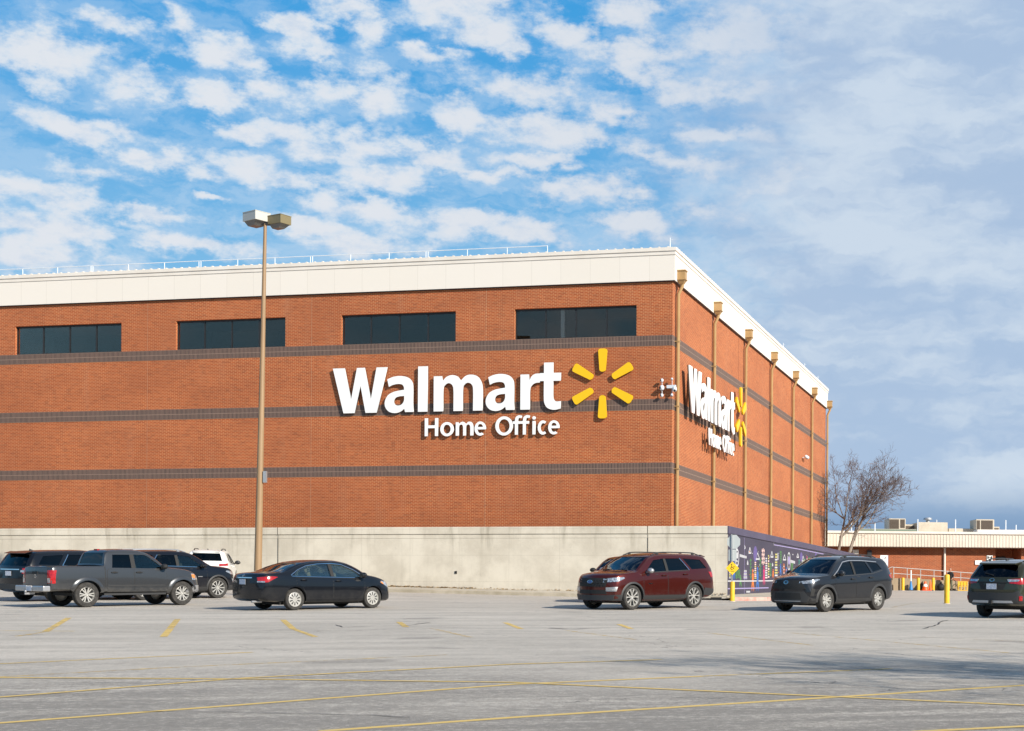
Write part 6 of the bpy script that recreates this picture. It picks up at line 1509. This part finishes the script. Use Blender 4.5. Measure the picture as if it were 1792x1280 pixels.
mb = MB(); mb.box((-w * .35, -.028, z0 + (z1 - z0) * .62), (w * .35, -.021, z0 + (z1 - z0) * .72)); mb.build('black_bar', M_BLACK, t)

# loading ramp with rails
RO = 6.0
xr0, zr0 = lw(1562, 1012, RO); xr1, zr1 = lw(1705, 1019, RO); Pg = Vector((o0.x, o0.y, 0)) + ex * xr0 - ey * RO; zg = gz(Pg.x, Pg.y) - .1
ramp = thing('concrete_ramp', 'tan concrete access ramp with steps at its left end', 'ramp', (Pg.x, Pg.y, 0), LA); L_ = xr1 - xr0
M_RAMP = mat('tan_concrete', (.40, .31, .21), .9, var=(.30, .23, .15), vscale=.8)
mb = MB(); mb.prism([(0, zg), (L_ + 6, zg), (L_ + 6, zr1 - .25), (L_, zr1), (1.6, zr0 - .02), (0, zr0)], (0, 0, 0), (1, 0, 0), (0, 0, 1), (0, 2.2, 0)); mb.build('slab', M_RAMP, ramp)
mb = MB()
for i in range(5): mb.box((-.36 * (i + 1), 0, zg), (-.36 * i - .002, 2.2, zr0 - .17 * (i + 1)))
mb.build('steps', M_RAMP, ramp)
rl_ = thing('ramp_railing', 'grey three-bar handrail along the ramp and its steps', 'railing', (Pg.x, Pg.y, 0), LA)
rz0, rz1 = lw(1571, 993, RO)[1], lw(1700, 1003.5, RO)[1]
def rzz(x): return rz0 + (rz1 - rz0) * x / L_
M_RAIL = mat('grey_rail', (.50, .50, .48), .5, .3); mb = MB()
for i in range(7): x = .1 + (L_ - .1) * i / 6; mb.tube([(x, .1, zr0 - .3), (x, .1, rzz(x))], .03, 8)
mb.build('post', M_RAIL, rl_)
mb = MB()
for dz in (0, -.48, -.92): mb.tube([(.1, .1, rzz(.1) + dz), (L_, .1, rzz(L_) + dz * .9)], .028, 8)
mb.tube([(-1.75, .1, rzz(0) - .85), (-.05, .1, rzz(0) + .02), (.1, .1, rzz(0))], .028, 8); mb.tube([(-1.75, .1, zg), (-1.75, .1, rzz(0) - .85)], .028, 8); mb.tube([(-1.75, .1, rzz(0) - 1.3), (-.05, .1, rzz(0) - .46)], .024, 8)
mb.tube([(-1.75, 2.1, zg), (-1.75, 2.1, rzz(0) - .85), (0, 2.1, rzz(0)), (0, 2.1, zr0)], .028, 8)
mb.build('rail', M_RAIL, rl_, smooth=True)
def far(px, py, off=RO + .8): x, z = lw(px, py, off); P = Vector((o0.x, o0.y, 0)) + ex * x - ey * off; P.z = gz(P.x, P.y); return P
for px, lb in ((1580, 'leftmost small yellow bollard before the ramp, by the steps'), (1607, 'small yellow bollard before the ramp, right of the blue cone'), (1633, 'small yellow bollard before the ramp, right of the orange cones')):
    bollard(far(px, 1032), 1.02, .125, lb, 'small yellow bollards by the ramp')
def cone(P, label, col, h, r, base_col, stripe=None, tip=None):
    t = thing('traffic_cone', label, 'cone', P, .3); m = mat('cone_' + label.split()[0], col, .5)
    mb = MB(); mb.box((-r * 1.5, -r * 1.5, 0), (r * 1.5, r * 1.5, .05)); mb.build('base', mat('cone_base', base_col, .7), t)
    mb = MB(); mb.lathe([(r, .05), (r * .28, h), (.001, h)], 16); mb.build('cone', m, t, smooth=True)
    if stripe: mb = MB(); mb.lathe([(r * .72, h * .45), (r * .50, h * .72), (r * .40, h * .72), (r * .5, h * .45)], 16); mb.build('stripe', M_WHITE, t, smooth=True)
    if tip: mb = MB(); mb.lathe([(.06, h), (.05, h + tip), (.001, h + tip)], 10); mb.build('tip', M_WHITE, t, smooth=True)
cone(far(1594, 1031), 'blue tall slim cone with a white top before the ramp', (.02, .20, .52), .75, .17, (.02, .02, .02), tip=.85)
cone(far(1619, 1033), 'orange wide cone with white stripe before the ramp', (.80, .10, .01), .72, .26, (.70, .08, .01), stripe=True)
cone(far(1628, 1033), 'orange-red narrow cone beside the third small bollard', (.82, .16, .02), .80, .14, (.03, .03, .03))
for px, lb in ((1613, 'dark slumped bag behind the wide orange cone'), (1646.5, 'dark slumped bag between the bollards and the person')):
    P = far(px, 1033, RO + .4); mb = MB(); mb.ellipsoid((0, 0, .26), (.30, .26, .30), 16, 12); mb.ellipsoid((.03, 0, .56), (.09, .08, .14), 8, 6); rb = random.Random(px)
    mb.v = [(v[0] * rb.uniform(.86, 1.12), v[1] * rb.uniform(.86, 1.12), max(0, v[2] * rb.uniform(.90, 1.08))) for v in mb.v]
    o = mb.build('rubbish_bag', M_BLACK, smooth=True, loc=P); tag(o, lb, 'bag')
P = far(1684.5, 1034); t = thing('barrier', 'yellow plastic slatted barrier beside the estate car', 'barrier', P, LA)
mb = MB(); k = 116 / F; w, h = 8 * k, 17 * k
for x in (-w, -w * .33, w * .33, w): mb.box((x - .03, -.04, 0), (x + .03, .04, h))
for z in (.05, h * .5, h): mb.box((-w, -.03, z - .05), (w, .03, z))
mb.box((-w, -.01, h * .55), (w, .012, h * .9)); mb.build('frame', M_YPAINT, t)
P = far(1672.5, 1034, RO + .5); t = thing('hand_cart', 'dark two-wheeled hand cart left of the yellow barrier', 'cart', P, LA)
mb = MB(); mb.tube([(0, 0, .28), (.0, 0, .75), (-.35, 0, .95)], .025, 6); mb.tube([(0, 0, .4), (.38, 0, .38)], .03, 6); mb.build('frame', M_BLACK, t)
for x in (0, .38):
    mb = MB(); n = 18; ring = [(x + .26 * math.cos(2 * math.pi * i / n), 0, .27 + .26 * math.sin(2 * math.pi * i / n)) for i in range(n + 1)]; mb.tube(ring, .022, 6, cap=False); mb.build('wheel', M_BLACK, t, smooth=True)

# ------------------------------------------------------------------ person by the ramp
def skin_chain(bm, lay, pts, parent=None):
    prev = parent
    for (p, r) in pts:
        v = bm.verts.new(p); v[lay].radius = (r, r) if not isinstance(r, tuple) else r
        if prev: bm.edges.new((prev, v))
        prev = v
    return prev
def skinned(name, build, m, parent, sub=2):
    me = bpy.data.meshes.new(name); o = bpy.data.objects.new(name, me); COL.objects.link(o); bm = bmesh.new(); lay = bm.verts.layers.skin.verify(); root = build(bm, lay)
    root[lay].use_root = True; bm.to_mesh(me); bm.free(); md = o.modifiers.new('s', 'SKIN'); md.use_smooth_shade = True; ms = o.modifiers.new('u', 'SUBSURF'); ms.levels = ms.render_levels = sub
    me.materials.append(m); bpy.context.view_layer.update(); me2 = bpy.data.meshes.new_from_object(o.evaluated_get(bpy.context.evaluated_depsgraph_get())); o.modifiers.clear(); o.data = me2; bpy.data.meshes.remove(me); o.parent = parent; return o
M_SKIN = mat('skin', (.46, .24, .16), .55); M_JACK = mat('black_jacket', (.015, .015, .017), .8); M_TROU = mat('olive_trousers', (.12, .125, .075), .85)
P = far(1663, 1034.5); per = thing('person', 'person in a black jacket and olive trousers standing behind the tall yellow bollard', 'person', P, R(-25))
def body(bm, lay):
    pel = bm.verts.new((0, 0, .92)); pel[lay].radius = (.15, .11)
    chest = skin_chain(bm, lay, [((0, 0, 1.10), (.145, .105)), ((0, .01, 1.32), (.175, .115)), ((0, 0, 1.44), (.10, .085)), ((0, -.01, 1.52), .055), ((0, -.02, 1.60), (.072, .085)), ((0, -.015, 1.70), (.078, .095)), ((0, -.01, 1.755), (.05, .06))], pel)
    ch = bm.verts[:] if False else None
    bm.verts.ensure_lookup_table(); c = bm.verts[2]
    for s in (1, -1):
        w = skin_chain(bm, lay, [((s * .17, 0, 1.40), .062), ((s * .22, .02, 1.16), .050), ((s * .20, -.12, .98), .038), ((s * .19, -.17, .93), (.030, .042))], c)
        for i, (dx, l) in enumerate(((-.028, .062), (-.010, .075), (.010, .070), (.026, .055))): skin_chain(bm, lay, [((s * (.19 + dx), -.20, .90), .009), ((s * (.19 + dx), -.215, .90 - l * .6), .008), ((s * (.19 + dx), -.20, .90 - l), .007)], w)
        skin_chain(bm, lay, [((s * .155, -.20, .915), .010), ((s * .15, -.225, .89), .009)], w)
        skin_chain(bm, lay, [((s * .09, 0, .84), .092), ((s * .10, -.015 * s, .48), .062), ((s * .105, .01, .10), .042), ((s * .11, -.03, .05), (.045, .04)), ((s * .12, -.15, .03), (.042, .028))], pel)
    return pel
skinned('body', body, M_SKIN, per)
def jacket(bm, lay):
    pel = bm.verts.new((0, 0, .86)); pel[lay].radius = (.185, .14)
    skin_chain(bm, lay, [((0, 0, 1.10), (.18, .135)), ((0, .01, 1.32), (.20, .145)), ((0, 0, 1.45), (.12, .10)), ((0, 0, 1.50), (.075, .075))], pel); bm.verts.ensure_lookup_table(); c = bm.verts[2]
    for s in (1, -1): skin_chain(bm, lay, [((s * .18, 0, 1.40), .080), ((s * .235, .02, 1.16), .068), ((s * .205, -.11, .99), .056)], c)
    return pel
skinned('jacket', jacket, M_JACK, per)
def trou(bm, lay):
    pel = bm.verts.new((0, 0, .93)); pel[lay].radius = (.165, .125)
    for s in (1, -1): skin_chain(bm, lay, [((s * .09, 0, .82), .105), ((s * .10, -.015 * s, .48), .080), ((s * .105, .01, .09), .068)], pel)
    return pel
skinned('trousers', trou, M_TROU, per)
mb = MB()
for s in (1, -1): mb.ellipsoid((s * .032, -.108, 1.672), (.012, .008, .009), 8, 6)
mb.build('eyes', M_BLACK, per, smooth=True)
mb = MB(); mb.ellipsoid((0, -.118, 1.645), (.015, .022, .026), 8, 6)
for s in (1, -1): mb.ellipsoid((s * .082, .0, 1.66), (.012, .022, .034), 8, 6)
mb.build('nose_and_ears', M_SKIN, per, smooth=True)
mb = MB(); mb.ellipsoid((0, -.104, 1.603), (.026, .010, .007), 8, 6); mb.build('mouth', mat('lips', (.30, .10, .08), .6), per, smooth=True)
mb = MB(); mb.ellipsoid((0, .035, 1.685), (.082, .078, .075), 14, 9); mb.build('hair', mat('cropped_grey_hair', (.20, .15, .12), .9), per, smooth=True)
for s in (1, -1): mb = MB(); mb.ellipsoid((s * .115, -.06, .045), (.055, .14, .05), 12, 8); mb.build('shoe', M_BLACK, per, smooth=True)

# ------------------------------------------------------------------ bare trees
M_BARK = mat('bare_bark', (.15, .12, .095), .95, var=(.34, .29, .24), vscale=3.5, stretch=(1, 1, .4), bump=.5, bscale=20)
M_TWIG = mat('reddish_twigs', (.16, .115, .095), .9)
def tree(name, label, loc, trunks, seed, scale=1., levels=5, dens=1.):
    rnd = random.Random(seed); t = thing(name, label, 'tree', loc); tr = MB(); tw = MB()
    def branch(p, d, L, r, lev, bias):
        n = 5; pts = [Vector(p)]; dd = Vector(d).normalized(); rs = [r]; kids = []
        for i in range(n):
            jit = Vector((rnd.gauss(0, 1), rnd.gauss(0, 1), rnd.gauss(0, 1))) * (.10 + .045 * lev); dd = (dd + jit + Vector((0, 0, .05)) + bias * .03).normalized()
            pts.append(pts[-1] + dd * L / n); rs.append(r * (1 - .62 * (i + 1) / n)); kids.append((pts[-1].copy(), dd.copy(), rs[-1], (i + 1) / n))
        (tr if lev < 2 else tw).tube(pts, rs, 7 if lev < 2 else (5 if lev < 3 else 3), cap=lev < 2)
        if lev >= levels: return
        nk = {0: 6, 1: 5, 2: 4, 3: 3}.get(lev, 2); nk = max(2, int(nk * dens))
        for k in range(nk):
            f = rnd.uniform(.28, 1.0) if lev else rnd.uniform(.35, 1.0); i = min(n - 1, int(f * n)); q, qd, qr, ff = kids[i]
            axis = qd.orthogonal().normalized(); axis.rotate(Matrix.Rotation(rnd.uniform(0, 6.283), 3, qd)); ang = rnd.uniform(.45, 1.05)
            nd = qd.copy(); nd.rotate(Matrix.Rotation(ang, 3, axis)); nd = (nd + Vector((0, 0, .08))).normalized()
            branch(q, nd, L * rnd.uniform(.42, .68), max(.011, qr * rnd.uniform(.55, .78)), lev + 1, bias)
        branch(pts[-1], dd, L * .55, max(.011, rs[-1] * .9), lev + 1, bias)
    for (p, d, L, r) in trunks: branch(Vector(p), Vector(d), L * scale, r * scale, 0, Vector(d))
    tr.build('trunk', M_BARK, t, smooth=True, fixn=False); tw.build('crown', M_TWIG, t, smooth=True, fixn=False)
    return t
TP = bw(1.45, 44.6, ZC - .3)
_q = Vector((TP.x, TP.y, 0)); 
def tpx(px): return at(px, 950, TP.y).x - TP.x
tree('bare_tree', 'leafless twin-trunk tree rising behind the far end of the mural wall', TP,
     [((tpx(1462), 0, -.3), (.20, -.05, 1), 4.2, .135), ((tpx(1479), .3, -.3), (.46, .05, 1), 4.4, .155), ((tpx(1470), .2, 1.6), (.95, -.1, .62), 3.5, .095)], 21, 1.0, 4, 1.2)
# a second bare tree beyond the right edge of the view: its shadow streaks the asphalt
OT = Vector((14.3, 14.7, gz(14.3, 14.7)))
tree('bare_tree', 'leafless tree standing outside the right edge, seen only by its shadow', OT, [((0, 0, 0), (.02, .02, 1), 5.0, .20), ((.1, .1, 1.5), (.3, -.3, 1), 4.2, .12)], 5, 1.0, 5, 1.1)
